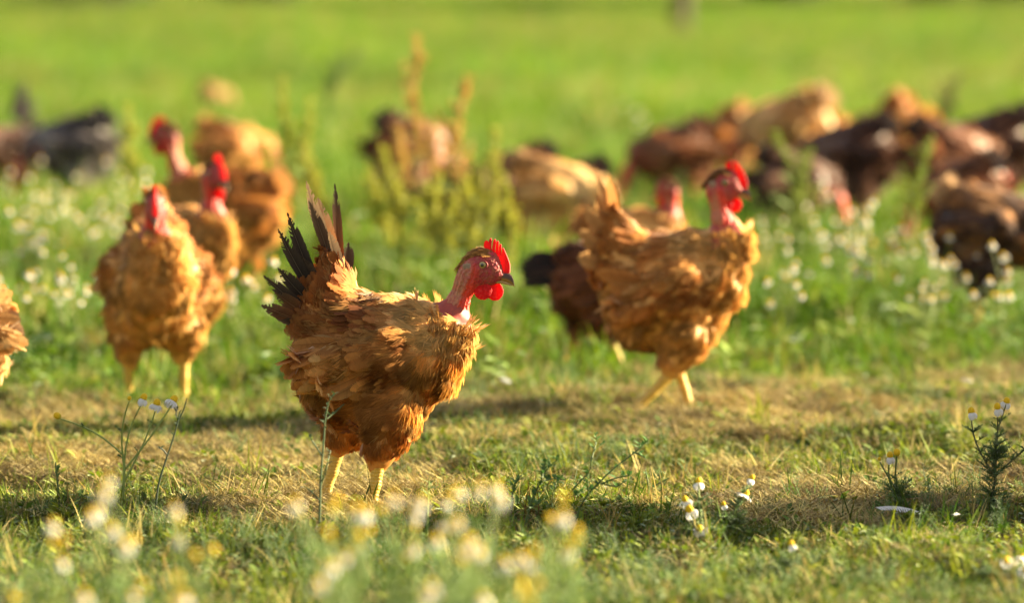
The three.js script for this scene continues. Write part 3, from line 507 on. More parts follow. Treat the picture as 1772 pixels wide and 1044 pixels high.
function dressHen(g, pos, turn, label, group) {
  const o = thing('hen', pos, turn, label, 'hen', group), { P, pose, q } = g, r = rngOf(g.seed + 99);
  const body = part('body', g.body, M.skin, o);
  const pl = part('plumage', g.plum, M.feather, o); pl.userData.kind = 'stuff';
  // single feathers share twelve shapes in three tones
  g.big.forEach(([p, T, N, f], i) => {
    const shade = clamp(Math.floor((f.patch - 0.62) / 0.195 + r() * 0.6 - 0.3), 0, 3), key = [g.seed, i % 6, shade, f.c1[0] > 0.36 ? 1 : 0].join();
    if (!featherShapes[key]) { const acc = new Acc(), pale = f.c1[0] > 0.36, c = mulc(pale ? P.wing : P.back, [0.72, 0.92, 1.1, 1.3][shade]); feather(acc, r, V(0, 0, 0), V(0, 1, 0), V(0, 0, 1), { ...f, L: 0.05, W: 0.019, lift: 0.03, curl: 0.05, cup: 0.12, n: 22, gap: 0.9, jit: 0.16, c0: mulc(c, 0.92), c1: c, edge: pale ? 1.05 : 1.15, quill: { w: 0.0004, c: mulc(c, 0.8) } }); featherShapes[key] = acc.geo(); }
    const m = part('feather', featherShapes[key], M.feather, o); basis(m, p, T, N); m.scale.setScalar(f.L / 0.05 * 1.1);
  });
  // wing quills
  const quills = pose.quills ?? 9;
  for (const s of q.bothWings === false ? [1] : [1, -1]) for (let i = 0; i < quills; i++) {
    const t = i / (quills - 1), [bx, by] = g.rot(HX(lerp(668, 610, t)), HY(lerp(626, 572, t))), a = lerp(0.52, 0.08, t) + pose.pitch * -1, acc = new Acc();
    const Td = V(-Math.cos(a), -Math.sin(a), s * -0.10), N = V(0, 0.12, s).normalize(); Td.addScaledVector(N, -Td.dot(N)).normalize();
    const c = mulc(mixc(P.wing, i % 3 ? P.back : P.quillA, 0.45), lerp(0.8, 1.15, r()));
    feather(acc, r, V(0, 0, 0), V(0, 1, 0), V(0, 0, 1), { L: lerp(0.080, 0.098, r()), W: 0.026, n: Math.max(10, q.barbs + 4), gap: 0.88, jit: 0.12, lift: 0.02, curl: 0.06, cup: 0.25, c0: c, c1: mixc(c, P.shoulder, 0.25), edge: 1.2, quill: { w: 0.0007, c: mulc(c, 0.7) } });
    const m = part('wing_feather', acc.geo(), M.feather, o); basis(m, V(bx, by, s * (0.093 + 0.0035 * (1 - t)) * (pose.fat ?? 1)), Td, N);
  }
  // tail quills
  for (const [x0, y0, x1, y1, w, z] of pose.tails) for (const s of q.single ? [1] : [1, -1]) {
    if (s < 0 && Math.abs(z) < 0.01) continue;
    const [ax, ay] = g.rot(HX(x0), HY(y0)), [bx, by] = g.rot(HX(x1), HY(y1)), A = V(ax, ay, s * z * 0.5), B = V(bx, by, s * z), Td = B.clone().sub(A), L = Td.length(); Td.normalize();
    let N = V(-0.5, 0, s * (z > 0 ? 1 : -1)); N.addScaledVector(Td, -N.dot(Td)).normalize();
    const acc = new Acc(), c0 = r() < 0.75 ? P.quillA : mixc(P.quillA, P.tail, 0.6), c1 = mixc(P.quillA, P.quillB, lerp(0.05, 0.5, r()));
    feather(acc, r, V(0, 0, 0), V(0, 1, 0), V(0, 0, 1), { L, W: w * S * (q.single ? 1.15 : 1.4), n: q.single ? 64 : 20, gap: 1.0, jit: 0.1, lift: 0.05, curl: 0.09, cup: 0.2, c0, c1, edge: q.single ? 1.5 : 1.2, ragged: q.single ? 0.42 : 0.15, quill: { w: 0.0009, c: mixc(c0, [0.4, 0.3, 0.2], 0.4) } });
    const m = part('tail_feather', acc.geo(), M.feather, o); basis(m, A, Td, N);
  }
  // head furniture
  const H = headParts, place = (name, geo, material) => { const m = part(name, geo, material, o); m.position.set(...g.hp); m.quaternion.setFromRotationMatrix(g.hm); return m; };
  const cs = pose.combScale ?? 0.93;
  const comb = place('comb', H.comb, M.fleshy); comb.scale.setScalar(cs);
  place('wattle', H.wn, M.fleshy); place('wattle', H.wf, M.fleshy);
  place('upper_beak', H.ub, M.beak); place('lower_beak', H.lb, M.beak);
  for (const [e, l, b] of [[H.eyeR, H.lidR, H.lobeR], [H.eyeL, H.lidL, H.lobeL]]) { place('eye', e, M.eye); place('eyelid', l, M.skin); place('ear_lobe', b, M.feather); }
  const ck = P.crest.join(); crestCache[ck] ??= H.crest(P.crest); const cr = place('head_feathers', crestCache[ck], M.feather); cr.userData.kind = 'stuff';
  return o;
}
function copyHen(src, pos, turn, label, group, scale = 1) {
  const c = src.clone(); c.name = numbered('hen'); c.position.copy(pos); c.rotation.y = turn; c.scale.setScalar(scale); c.userData = { label, category: 'hen' }; if (group) c.userData.group = group; scene.add(c); return c;
}
const QH = { cell: 0.006, headCell: 0.0017, legCell: 0.0022, feathers: 11000, per: 10, barbs: 13, size: 0.95, single: 260, hairs: 10, fluff: 1.2, ruff: 700 };
const QM = { cell: 0.008, headCell: 0.0028, legCell: 0.003, feathers: 4200, per: 6, barbs: 9, size: 1.0, single: 0, hairs: 6, fluff: 0.8, ruff: 420 };
const QL = { cell: 0.011, headCell: 0.0042, legCell: 0.004, feathers: 800, per: 2, barbs: 5, size: 1.5, single: 0, fluff: 0, ruff: 50, bothWings: true };
const upright = { pitch: 0.24, fat: 1.05, cut: 762, neck: [[765, 505, 27], [748, 460, 20], [742, 425, 16], [742, 405, 15.5]], head: [757, 388], legs: [{ hip: [668, 705], knee: [644, 792], foot: [570, 866], z: 0.045, r: 1 }, { hip: [640, 705], knee: [655, 790], foot: [680, 866], z: -0.040, r: 1 }], tails: [[575, 480, 582, 352, 18, 0.012], [575, 485, 558, 348, 18, -0.006], [570, 490, 548, 385, 22, 0.02], [560, 500, 520, 410, 26, 0.03], [550, 520, 496, 450, 26, 0.035], [545, 540, 484, 500, 26, 0.04]] };
const henSpot = (x, D) => spot(x, D);
{
  const hero = dressHen(henGeo(HERO, 'buff', 7, QH), henSpot(607, 6.98), -0.12, 'brown naked neck hen in sharp focus at the front, dark ragged tail raised', null);
  // a hen upright in profile, right of the sharp one
  const up = dressHen(henGeo(poseOf(upright), 'gold', 21, QM), henSpot(1132, 8.24), -0.10, 'tall golden hen in profile on the right, bright red comb, standing on the dry strip', null); up.scale.setScalar(0.99);
  // facing the camera
  const SHORT = [[560, 545, 515, 490, 24, 0.012], [555, 550, 505, 500, 26, 0.022], [550, 555, 490, 520, 26, 0.03], [545, 565, 485, 545, 26, 0.035], [560, 545, 520, 480, 24, -0.004]];
  const frontPose = poseOf({ pitch: 0.05, tails: SHORT, fat: 1.06, neck: [[775, 520, 28], [778, 490, 20], [780, 468, 17], [782, 452, 16]], head: [797, 440], headPitch: -0.3, legs: [{ hip: [660, 705], knee: [650, 800], foot: [630, 866], z: 0.056, r: 1 }, { hip: [640, 705], knee: [630, 792], foot: [625, 866], z: -0.056, r: 1 }] });
  const fr = dressHen(henGeo(frontPose, 'gold', 33, QM), henSpot(272, 8.55), -1.48, 'golden hen walking straight toward the camera on the left, head low before its raised tail', null);
  // right side, preening bodies etc.
  const midPose = poseOf({ noCone: true, tails: SHORT, pitch: 0.08, neck: [[780, 530, 26], [778, 490, 19], [776, 455, 16], [778, 430, 15.5]], head: [793, 416], legs: frontPose.legs });
  const mid = henGeo(midPose, 'gold', 41, QM);
  const m1 = dressHen(mid, henSpot(305, 9.3), -0.95, 'golden hen half hidden behind the walking hen, its red face turned right', null);
  const peck = poseOf({ noCone: true, pitch: -0.24, neck: [[806, 610, 30], [846, 680, 22], [870, 745, 17], [880, 790, 16]], head: [888, 818], headPitch: -1.1, legs: frontPose.legs, tails: SHORT });
  const walk = poseOf({ noCone: true, pitch: 0.02, neck: [[790, 540, 26], [800, 500, 19], [808, 465, 16], [812, 446, 15.5]], head: [828, 432], legs: [{ hip: [680, 705], knee: [690, 796], foot: [720, 866], z: 0.045, r: 1 }, { hip: [620, 705], knee: [590, 790], foot: [545, 862], z: -0.045, r: 1 }] });
  const lowTail = poseOf({ ...walk, neck: [[785, 580, 26], [800, 560, 19], [806, 545, 16], [808, 535, 15.5]], head: [822, 525], pitch: -0.05, tails: [[560, 570, 430, 565, 30, 0.012], [560, 575, 425, 585, 30, 0.022], [560, 580, 435, 605, 30, 0.03], [560, 590, 440, 625, 30, 0.034], [565, 560, 450, 545, 30, 0.006]] });
  const proto = {}, get = (key, pose, pal, seed, q) => (proto[key] ??= henGeo(pose, pal, seed, q));
  const built = {};
  const put = (key, pose, pal, seed, q, x, D, turn, label, scale = 1) => {
    if (built[key]) return copyHen(built[key], henSpot(x, D), turn, label, 'hens of the flock grazing behind', scale);
    const o = dressHen(get(key, pose, pal, seed, q), henSpot(x, D), turn, label, 'hens of the flock grazing behind'); o.scale.setScalar(scale); return (built[key] = o);
  };
  put('left', poseOf({ ...walk, tails: SHORT, neck: [[790, 540, 26], [806, 492, 20], [820, 446, 17], [824, 420, 15.5]], head: [840, 403] }), 'gold', 51, QM, 432, 10.6, Math.PI - 0.15, 'golden hen farther back on the left holding its red head high and facing left', 0.97);
  put('lowdark', lowTail, 'russet', 52, QM, 1008, 9.1, 0.05, 'dark brown hen with a low dark tail, mostly hidden behind the tall golden hen', 0.8);
  put('saddle', peck, 'saddle', 53, QM, 1668, 10.0, -0.12, 'dark hen with tan back bending down to peck at the right edge', 0.95);
  put('edge', poseOf({ ...walk, quills: 5, tails: [[545, 565, 500, 585, 22, 0.03], [545, 575, 494, 610, 24, 0.036]] }), 'pale', 54, QH2(), -66, 7.55, Math.PI + 0.25, 'pale sunlit hen cut off by the left edge, only its fluffy rear showing');
  // the hen outside the frame on the right that throws the long shadow over the turf
  put('walkgold', walk, 'gold', 55, QL, 1965, 7.08, 0.1, 'hen outside the right edge that throws a long shadow over the turf', 1.1);
  put('walkgold', walk, 'gold', 55, QL, 2230, 6.98, 0.4, 'second hen outside the right edge, beside the first one', 1.1);
  // preening hen between
  const preen = poseOf({ ...midPose, combScale: 0.5, headYaw: 2.7, headPitch: -0.2, neck: [[778, 535, 26], [785, 500, 19], [785, 470, 16], [780, 445, 15.5]], head: [764, 436] });
  put('preen', preen, 'gold', 56, QL, 1060, 9.9, -0.1, 'golden hen behind the tall one, turning its dark head back to preen', 0.82);
  put('peckpale', peck, 'pale', 57, QL, 930, 11.3, -0.25, 'pale tan hen bending down behind the head of the sharp hen', 0.92);
  put('greypeck', peck, 'grey', 58, QL, 160, 13.6, Math.PI - 0.15, 'dark hen with grey flanks behind white flowers on the far left', 0.95);
  put('darkwalk', walk, 'dark', 64, QL, 30, 14.2, Math.PI + 0.9, 'small dark hen at the left edge behind the flowers', 0.8);
  put('goldpeck', peck, 'gold', 65, QL, 380, 13.9, 0.15, 'tan hen far back on the left behind the high held head', 0.85);
  put('russetpeck', peck, 'russet', 61, QL, 690, 13.2, 0.6, 'brown hen behind the tallest dock stalks', 0.95);
  put('peckdark', peck, 'dark', 59, QL, 805, 11.4, 0.2, 'dark hen pecking among the dock stalks', 0.85);
  put('russetpeck', peck, 'russet', 61, QL, 925, 12.7, Math.PI - 0.2, 'dark brown hen whose back shows right of the dock stalks', 0.8);
  put('peckdark', peck, 'dark', 59, QL, 1015, 12.0, Math.PI, 'dark hen far back left of the raised golden tail', 0.8);
  put('russetpeck', peck, 'russet', 61, QL, 1190, 13.4, Math.PI + 0.3, 'reddish brown hen pecking far behind the tall golden hen', 0.9);
  put('goldpeck', peck, 'gold', 65, QL, 1275, 14.4, Math.PI / 2 + 0.3, 'tan hen seen from behind far back, left of the big tan hen', 0.95);
  put('palewalk', peck, 'pale', 63, QL, 1395, 14.0, Math.PI - 0.5, 'big tan hen with pale rear standing far back right of the tall one', 1.1);
  put('peckdark', peck, 'dark', 59, QL, 1500, 13.0, Math.PI - 0.3, 'dark brown hen in the middle of the dark group on the right', 1.0);
  put('goldpeck', peck, 'gold', 65, QL, 1550, 14.6, Math.PI / 2 - 0.2, 'tan hen with its rear up behind the dark group on the right', 1.0);
  put('russetpeck', peck, 'russet', 61, QL, 1610, 12.6, 0.4, 'brown hen behind the slanting green stalk on the right', 1.0);
  put('peckdark', peck, 'dark', 59, QL, 1735, 12.8, Math.PI - 0.1, 'dark hen at the right edge of the far group', 1.05);
  put('peckdark', peck, 'dark', 59, QL, 1345, 12.2, 0.4, 'dark hen pecking just right of the tall hen red face', 0.85);
  put('russetpeck', peck, 'russet', 61, QL, 1690, 11.6, Math.PI - 0.5, 'rufous hen above the pecking hen with the tan back', 0.85);
  put('palewalk', peck, 'pale', 63, QL, 365, 20, Math.PI, 'pale hen far out in the field on the left', 0.5);
}
function QH2() { return { ...QM, feathers: 2600, barbs: 11, size: 1.05, fluff: 0.8 }; }

// ------------------------------------------------------------------ flowers and wild plants
const STEM = [0.22, 0.29, 0.07], DARKST = [0.08, 0.13, 0.035], YEL = [0.72, 0.46, 0.012], WHITE = [0.80, 0.80, 0.78];
function tube(acc, pts, r0, r1, c0, c1 = c0, seg = 5) {
  let prev = null;
  pts.forEach((p, k) => {
    const a = pts[Math.max(0, k - 1)], b = pts[Math.min(pts.length - 1, k + 1)], T = b.clone().sub(a).normalize(), X = V().crossVectors(T, Math.abs(T.y) > 0.9 ? V(1, 0, 0) : V(0, 1, 0)).normalize(), Y = V().crossVectors(X, T), t = k / (pts.length - 1), rr = lerp(r0, r1, t), c = mixc(c0, c1, t), row = [];
    for (let i = 0; i < seg; i++) { const q = i / seg * 6.2832, n = X.clone().multiplyScalar(Math.cos(q)).addScaledVector(Y, Math.sin(q)); row.push(acc.v(p.x + n.x * rr, p.y + n.y * rr, p.z + n.z * rr, n.x, n.y, n.z, c)); }
    if (prev) for (let i = 0; i < seg; i++) acc.q(prev[i], prev[(i + 1) % seg], row[(i + 1) % seg], row[i]);
    prev = row;
  });
}
function bend(a, b, r, amt = 0.12, n = 6) { const d = b.clone().sub(a), L = d.length(), o = V((r() - 0.5), (r() - 0.3) * 0.5, (r() - 0.5)).multiplyScalar(L * amt * 2); return Array.from({ length: n + 1 }, (_, k) => { const t = k / n; return a.clone().addScaledVector(d, t).addScaledVector(o, Math.sin(Math.PI * t)); }); }
// flower head in its own axes (y along the stalk): a domed disc of florets and drooping petals
const discGeo = (() => { const acc = new Acc(); nets((x, y, z) => { const a = Math.atan2(z, x), h = y; return (Math.hypot(x / 0.0052, (y - 0.004) / 0.0062, z / 0.0052) - 1) * 0.0052 + 0.00035 * Math.sin(a * 9 + h * 2600) * Math.sin(h * 2400); }, [-0.0065, -0.0035, -0.0065], [0.0065, 0.0115, 0.0065], 0.0008, (x, y, z) => mulc(mixc([0.50, 0.44, 0.03], YEL, smooth(-0.001, 0.004, y)), 1 + 0.35 * noise(x * 900, y * 900, z * 900)), acc); return acc.geo(); })();
const discLow = (() => { const g = new THREE.SphereGeometry(0.0055, 8, 6); g.scale(1, 1.15, 1); g.translate(0, 0.004, 0); const c = new Float32Array(g.attributes.position.count * 3); for (let i = 0; i < c.length; i += 3) c.set(YEL, i); g.setAttribute('color', new THREE.BufferAttribute(c, 3)); return g; })();
function petalsGeo(seed, n, droop, from = 0, to = 6.2832) {
  const r = rngOf(seed), acc = new Acc();
  for (let i = 0; i < n; i++) {
    const a = lerp(from, to, (i + 0.4 * r()) / n), L = 0.0105 * lerp(0.85, 1.15, r()), w = 0.0021, d = droop + (r() - 0.5) * 0.35, sx = -Math.sin(a), sz = Math.cos(a), c = mulc(WHITE, lerp(0.92, 1, r())); let prev = null;
    for (let k = 0; k <= 4; k++) { const t = k / 4, e = lerp(0.1, d, t), x = 0.0045 + L * t * Math.cos(e), y = 0.001 - L * t * Math.sin(e), ww = w * [0.6, 1, 1.15, 1, 0.5][k]; const row = [-1, 1].map((s) => acc.v(Math.cos(a) * x + sx * ww * s, y, Math.sin(a) * x + sz * ww * s, Math.cos(a) * Math.sin(e) + sx * s * 0.3, Math.cos(e), Math.sin(a) * Math.sin(e) + sz * s * 0.3, c)); if (prev) acc.q(prev[0], prev[1], row[1], row[0]); prev = row; }
  }
  return acc.geo();
}
const PETALS = [petalsGeo(1, 13, 1.15), petalsGeo(2, 12, 0.85), petalsGeo(3, 10, 1.35), petalsGeo(4, 5, 1.3, 0.4, 2.4), petalsGeo(5, 14, 0.45)];
function flowerHead(parent, p, up, k, sc = 1, low = false) {     // k: which petals, -1 none
  sc *= 1.12; const m = part('flower_head', low ? discLow : discGeo, M.disc, parent); m.position.copy(p); m.quaternion.setFromUnitVectors(V(0, 1, 0), up.clone().normalize()); m.scale.setScalar(sc);
  if (k >= 0) part('petals', PETALS[k], M.petal, m);
  return m;
}
function frond(acc, r, o, dir, L, c) {       // one finely divided chamomile leaf
  const d = dir.clone().normalize(), pts = Array.from({ length: 5 }, (_, k) => o.clone().addScaledVector(d, L * k / 4).add(V(0, -0.12 * L * (k / 4) ** 2, 0)));
  tube(acc, pts, 0.0007, 0.0003, c, c, 3);
  for (let k = 1; k < 9; k++) { const t = k / 9, p = o.clone().addScaledVector(d, L * t).add(V(0, -0.12 * L * t * t, 0)); for (let s = 0; s < 3; s++) blade(acc, p.x, p.y, p.z, r() * 6.283, L * lerp(0.14, 0.32, r()) * (1.2 - t * 0.7), 0.0030, lerp(0.1, 0.9, r()), 0.4, c, mulc(c, 1.2), 1); }
}
// plant from a root and head places; fork at a share of the height
function chamomile(root, heads, label, group, seed, opt = {}) {
  const r = rngOf(seed), o = thing('chamomile', root, 0, label, 'flower', group), st = new Acc(), lf = new Acc(), fork = opt.fork ?? 0.45;
  const hs = heads.map((h) => [h[0].clone().sub(root), ...h.slice(1)]), mean = V(0, 0, 0); hs.forEach((h) => mean.addScaledVector(h[0], 1 / hs.length));
  const F = opt.at ? opt.at.clone().sub(root) : mean.clone().multiplyScalar(fork).add(V((r() - 0.5) * 0.02, 0, (r() - 0.5) * 0.02)); const sw = opt.w ?? 0.0021;
  const trunk = bend(V(0, -0.01, 0), F, r, 0.05); tube(st, trunk, sw * 1.1, sw, opt.c ?? STEM);
  const LC = opt.leaf ?? [0.12, 0.20, 0.055];
  for (const [p, k, sc] of hs) {
    const t0 = lerp(0.55, 1, r()), a = V(0, -0.01, 0).lerp(F, t0), pts = bend(a, p.clone().add(V(0, -0.003, 0)), r, 0.10); tube(st, pts, sw * 0.8, sw * 0.6, opt.c ?? STEM);
    flowerHead(o, p, pts[6].clone().sub(pts[4]).add(V(0, 0.006, 0)), k, sc ?? 1, opt.low);
    for (let i = 0; i < (opt.branchLeaves ?? 3); i++) { const q = pts[1 + Math.floor(r() * 4)], b = r() * 6.283; frond(lf, r, q, V(Math.cos(b), 0.8, Math.sin(b)), lerp(0.015, 0.032, r()) * (opt.leafScale ?? 1), mulc(LC, lerp(0.75, 1.25, r()))); }
  }
  for (let i = 0; i < (opt.leaves ?? 10); i++) { const t = Math.pow(r(), 1.1), q = V(0, 0, 0).lerp(F, t), b = r() * 6.283; frond(lf, r, q, V(Math.cos(b), lerp(0.2, 1, r()), Math.sin(b)), lerp(0.02, 0.05, r()) * (opt.leafScale ?? 1), mulc(LC, lerp(0.7, 1.25, r()))); }
  part('stem', st.geo(), M.stem, o); part('foliage', lf.geo(), M.leaf, o).userData.kind = 'stuff';
  return o;
}
{
  const A = (list, D, dj = 0, seed = 1) => { const r = rngOf(seed); return list.map(([x, y, k, sc]) => [at(x, y, D + (r() - 0.5) * dj), k, sc]); };
  // sharp plants
  chamomile(spot(213, 6.82), A([[104, 722, -1, 0.95], [224, 692, -1, 0.6], [248, 692, 3, 0.95], [271, 702, 0, 1.0], [299, 696, 0, 1.05]], 6.82, 0.05), 'sharp chamomile plant at lower left with four yellow heads on wide branches', null, 301, { at: at(216, 790, 6.82), leaves: 5, branchLeaves: 1 });
  chamomile(spot(1712, 6.9), A([[1680, 716, 3, 0.95], [1725, 708, 3, 0.95], [1740, 698, 2, 0.9], [1790, 760, 2, 0.9]], 6.9, 0.04, 3), 'sharp feathery chamomile plant standing at the right edge with three drooping heads', null, 302, { at: at(1722, 770, 6.9), leaves: 110, branchLeaves: 12, leafScale: 0.9, c: [0.11, 0.12, 0.05] });
  chamomile(spot(1215, 6.55), A([[1209, 838, 2, 0.9], [1186, 868, 1, 0.85], [1195, 886, 2, 1.05], [1211, 918, 4, 0.9], [1238, 935, 0, 0.9]], 6.55, 0.08, 4), 'sharp leafy chamomile clump right of centre with five drooping heads', null, 303, { fork: 0.4, leaves: 130, branchLeaves: 14 });
  chamomile(spot(1262, 6.6), A([[1299, 830, 3, 0.75], [1288, 858, 4, 0.95], [1252, 875, 3, 0.6]], 6.6, 0.05, 5), 'slim chamomile with a wide open flower beside the leafy clump', null, 304, { fork: 0.45, leaves: 70, branchLeaves: 10 });
  chamomile(spot(1560, 6.95), A([[1539, 792, 3, 0.9], [1551, 788, -1, 0.95], [1522, 797, -1, 0.5]], 6.95, 0.04, 6), 'chamomile with two greenish heads rising from the long shadow', null, 305, { leaves: 60, leafScale: 1.1, branchLeaves: 1, c: DARKST });
  chamomile(spot(1371, 6.2), A([[1369, 945, 3, 0.75]], 6.2, 0, 7), 'single small chamomile flower low in the turf below the long shadow', null, 306, { leaves: 40 });
  chamomile(spot(1745, 6.1), A([[1741, 972, 2, 0.9], [1767, 970, 1, 0.9], [1772, 990, 2, 0.9], [1722, 1000, -1, 0.9]], 6.1, 0.2, 8), 'chamomile flowers in the lower right corner of the picture', null, 307, { leaves: 80 });
  // blurred plants close to the camera
  const Z8 = (x, y) => [500 + x / 2.813, 740 + y / 2.813], Z7 = (x, y) => [x / 2.583, 640 + y / 2.583];
  const groups = [
    [Z7, [[485, 505], [440, 640], [500, 720], [545, 735], [560, 790]], 4.75, 'blurred chamomile left of the shadowed patch, one head rising above the rest'],
    [Z7, [[230, 790], [235, 700], [60, 1030], [100, 1035]], 4.7, 'blurred chamomile with a bright head farthest to the lower left'],
    [Z7, [[780, 625], [800, 755], [945, 820]], 4.8, 'blurred chamomile of three heads between the lower left corner and the hen'],
    [Z7, [[780, 950], [635, 980], [370, 1025], [590, 1025], [820, 1030]], 4.5, 'low blurred chamomile heads along the bottom edge at left'],
    [Z8, [[30, 375], [235, 370], [320, 400], [345, 430], [340, 535]], 4.9, 'blurred chamomile just before the left foot of the sharp hen'],
    [Z8, [[190, 530], [205, 690], [270, 635]], 4.6, 'small blurred chamomile below the left foot of the sharp hen'],
    [Z8, [[505, 345], [640, 365], [610, 500], [560, 640]], 4.85, 'blurred chamomile before the right foot of the sharp hen'],
    [Z8, [[770, 385], [830, 315], [925, 305], [1010, 310], [750, 490]], 4.85, 'blurred chamomile with a row of five heads right of the sharp hen feet'],
    [Z8, [[860, 585], [840, 660], [880, 560], [780, 520]], 4.7, 'brightest white blurred chamomile at bottom centre'],
    [Z8, [[1330, 350], [1330, 440], [1400, 510], [1365, 585]], 4.8, 'blurred chamomile under the bare weed sprigs right of centre'],
    [Z8, [[1190, 615], [1175, 670], [1050, 670], [1130, 720]], 4.7, 'blurred chamomile of four heads low right of centre'],
    [Z8, [[1120, 775], [1200, 775], [1130, 820], [945, 845], [690, 785]], 4.5, 'blurred chamomile heads along the bottom edge at centre'],
  ];
  groups.forEach(([f, list, D, label], i) => {
    const r = rngOf(700 + i), heads = list.flatMap((q) => (r() < 0.6 ? [q, [q[0] + (r() - 0.5) * 130, q[1] + 20 + r() * 70]] : [q])).map(([x, y]) => { const [X, Y] = f(x, y); const u = r(); return [at(X, Y, D + (r() - 0.5) * 0.3), u < 0.35 ? -1 : u < 0.55 ? 0 : u < 0.8 ? 2 : 3, lerp(0.66, 0.9, r())]; });
    const mx = heads.reduce((s, h) => s + h[0].x, 0) / heads.length, root = V(mx + (r() - 0.5) * 0.03, 0, CAMZ - D); root.y = height(root.x, root.z);
    chamomile(root, heads, label, null, 400 + i, { fork: 0.5, leaves: 90, branchLeaves: 9, leafScale: 1.6, leaf: [0.15, 0.26, 0.05] });
  });
  // thin dark weed sprigs, sharp: polylines of pixels at one distance
  const sprig = (lines, D, label, seed, c, leafC, leafL = 0.012, dens = 7) => {
    const r = rngOf(seed), root = spot(lines[0][0][0], D), o = thing('weed_sprig', root, 0, label, 'weed'), st = new Acc(), lf = new Acc();
    lines.forEach((ln, li) => {
      const pts = ln.map(([x, y], i) => { const p = at(x, y, D + (li ? (r() - 0.5) * 0.04 : 0)).sub(root); if (!li && !i) p.y = -0.01; return p; });
      const curve = new THREE.CatmullRomCurve3(pts), n = Math.max(4, Math.round(curve.getLength() / 0.012)), C = curve.getPoints(n);
      tube(st, C, li ? 0.0014 : 0.0020, 0.0009, c, mulc(c, 1.3));
      for (let i = 0; i < n * dens / 7; i++) { const t = lerp(li ? 0.1 : 0.25, 1, r()), q = curve.getPoint(t), a = r() * 6.283, T = V(Math.cos(a), lerp(0.3, 1.6, r()), Math.sin(a)).normalize(), N = V(-Math.cos(a) * 0.8, 0.5, -Math.sin(a) * 0.8); N.addScaledVector(T, -N.dot(T)).normalize(); leafAt(lf, q, T, N, leafL * lerp(0.5, 1.5, r()), leafL * 0.42 * lerp(0.6, 1.3, r()), mulc(leafC, lerp(0.6, 1.2, r())), mulc(leafC, lerp(0.8, 1.4, r()))); }
    });
    part('stem', st.geo(), M.stem, o); part('leaves', lf.geo(), M.leaf, o).userData.kind = 'stuff';
  };
  const LG = [0.085, 0.19, 0.04];
  sprig([[[985, 915], [1008, 870], [1040, 832], [1066, 808], [1100, 782], [1122, 762]], [[1040, 838], [1065, 828], [1090, 823]], [[1045, 838], [1068, 842], [1082, 832]], [[1095, 782], [1112, 790], [1118, 796]], [[980, 860], [1000, 838], [1020, 815], [1028, 780], [1050, 764]], [[1018, 858], [1016, 820]], [[1022, 800], [1032, 762], [1031, 752]], [[982, 862], [1012, 851]]], 6.7, 'thin branching knotgrass sprig slanting up to the right of the sharp hen', 801, DARKST, LG, 0.013, 14);
  sprig([[[905, 898], [918, 872], [932, 842], [945, 815], [966, 795]], [[938, 828], [942, 805], [944, 798]], [[940, 832], [962, 829], [978, 832]], [[912, 884], [935, 870]], [[886, 880], [888, 846], [902, 822]], [[955, 880], [958, 850], [964, 832]]], 6.7, 'bushy little knotgrass sprig left of the slanting sprig', 802, DARKST, LG, 0.014, 20);
  sprig([[[552, 872], [556, 820], [560, 770], [564, 720], [572, 690], [580, 682]], [[558, 790], [545, 770], [537, 758]], [[566, 725], [582, 712], [596, 700]], [[553, 850], [566, 806], [572, 780]], [[553, 866], [540, 852], [527, 842]]], 6.62, 'slender weed standing before the left leg of the sharp hen', 803, [0.05, 0.085, 0.03], [0.05, 0.10, 0.035], 0.009, 6);
  sprig([[[267, 875], [275, 840], [285, 805], [296, 772], [306, 740], [312, 712]], [[306, 735], [318, 710], [324, 690]], [[290, 788], [282, 778], [276, 776]], [[309, 728], [305, 716], [309, 706]]], 6.75, 'dark upright weed beside the sharp chamomile at lower left', 804, [0.03, 0.05, 0.025], [0.04, 0.08, 0.03], 0.008, 11);
  sprig([[[738, 900], [741, 865], [743, 832]]], 6.6, 'single green shoot between the hen and the knotgrass', 805, STEM, LG, 0.012, 8);
  sprig([[[104, 850], [100, 830], [98, 815], [97, 800]]], 6.9, 'short dark weed at the far lower left', 806, DARKST, LG, 0.010, 8);
  sprig([[[1118, 870], [1122, 848], [1120, 830], [1116, 812]], [[1121, 850], [1134, 840], [1158, 828]]], 7.1, 'faint thin weed between the knotgrass and the leafy chamomile', 807, DARKST, LG, 0.009, 5);
  // chamomile of the meadow: clones of three plants
  const protoHeads = (seed, n) => { const r = rngOf(seed); return Array.from({ length: n }, () => [V((r() - 0.5) * 0.16, lerp(0.13, 0.27, r()), (r() - 0.5) * 0.16), r() < 0.15 ? -1 : r() < 0.5 ? 0 : 2, lerp(0.85, 1.1, r())]); };
  const protos = [0, 1, 2].map((i) => chamomile(V(0, 0, 0), protoHeads(60 + i, 5 + i), null, null, 500 + i, { fork: 0.4, leaves: 6, branchLeaves: 1, leafScale: 1.4, low: true }));
  const r = rngOf(90); let used = 0;
  const boxes = [[1330, 1790, 8.95, 11.2, 24, 'white chamomile in the meadow right of the tall hen'], [-20, 235, 10.4, 13.0, 13, 'white chamomile in front of the grey dark hen on the far left'], [-20, 150, 9.0, 9.9, 5, 'white chamomile left of the hen walking toward the camera'], [425, 475, 9.0, 9.5, 2, 'white chamomile between the walking hen and the sharp hen'], [1420, 1790, 11.4, 12.4, 4, 'white chamomile among the far dark hens on the right'], [900, 1300, 15, 20, 2, 'pale chamomile far out in the open field']];
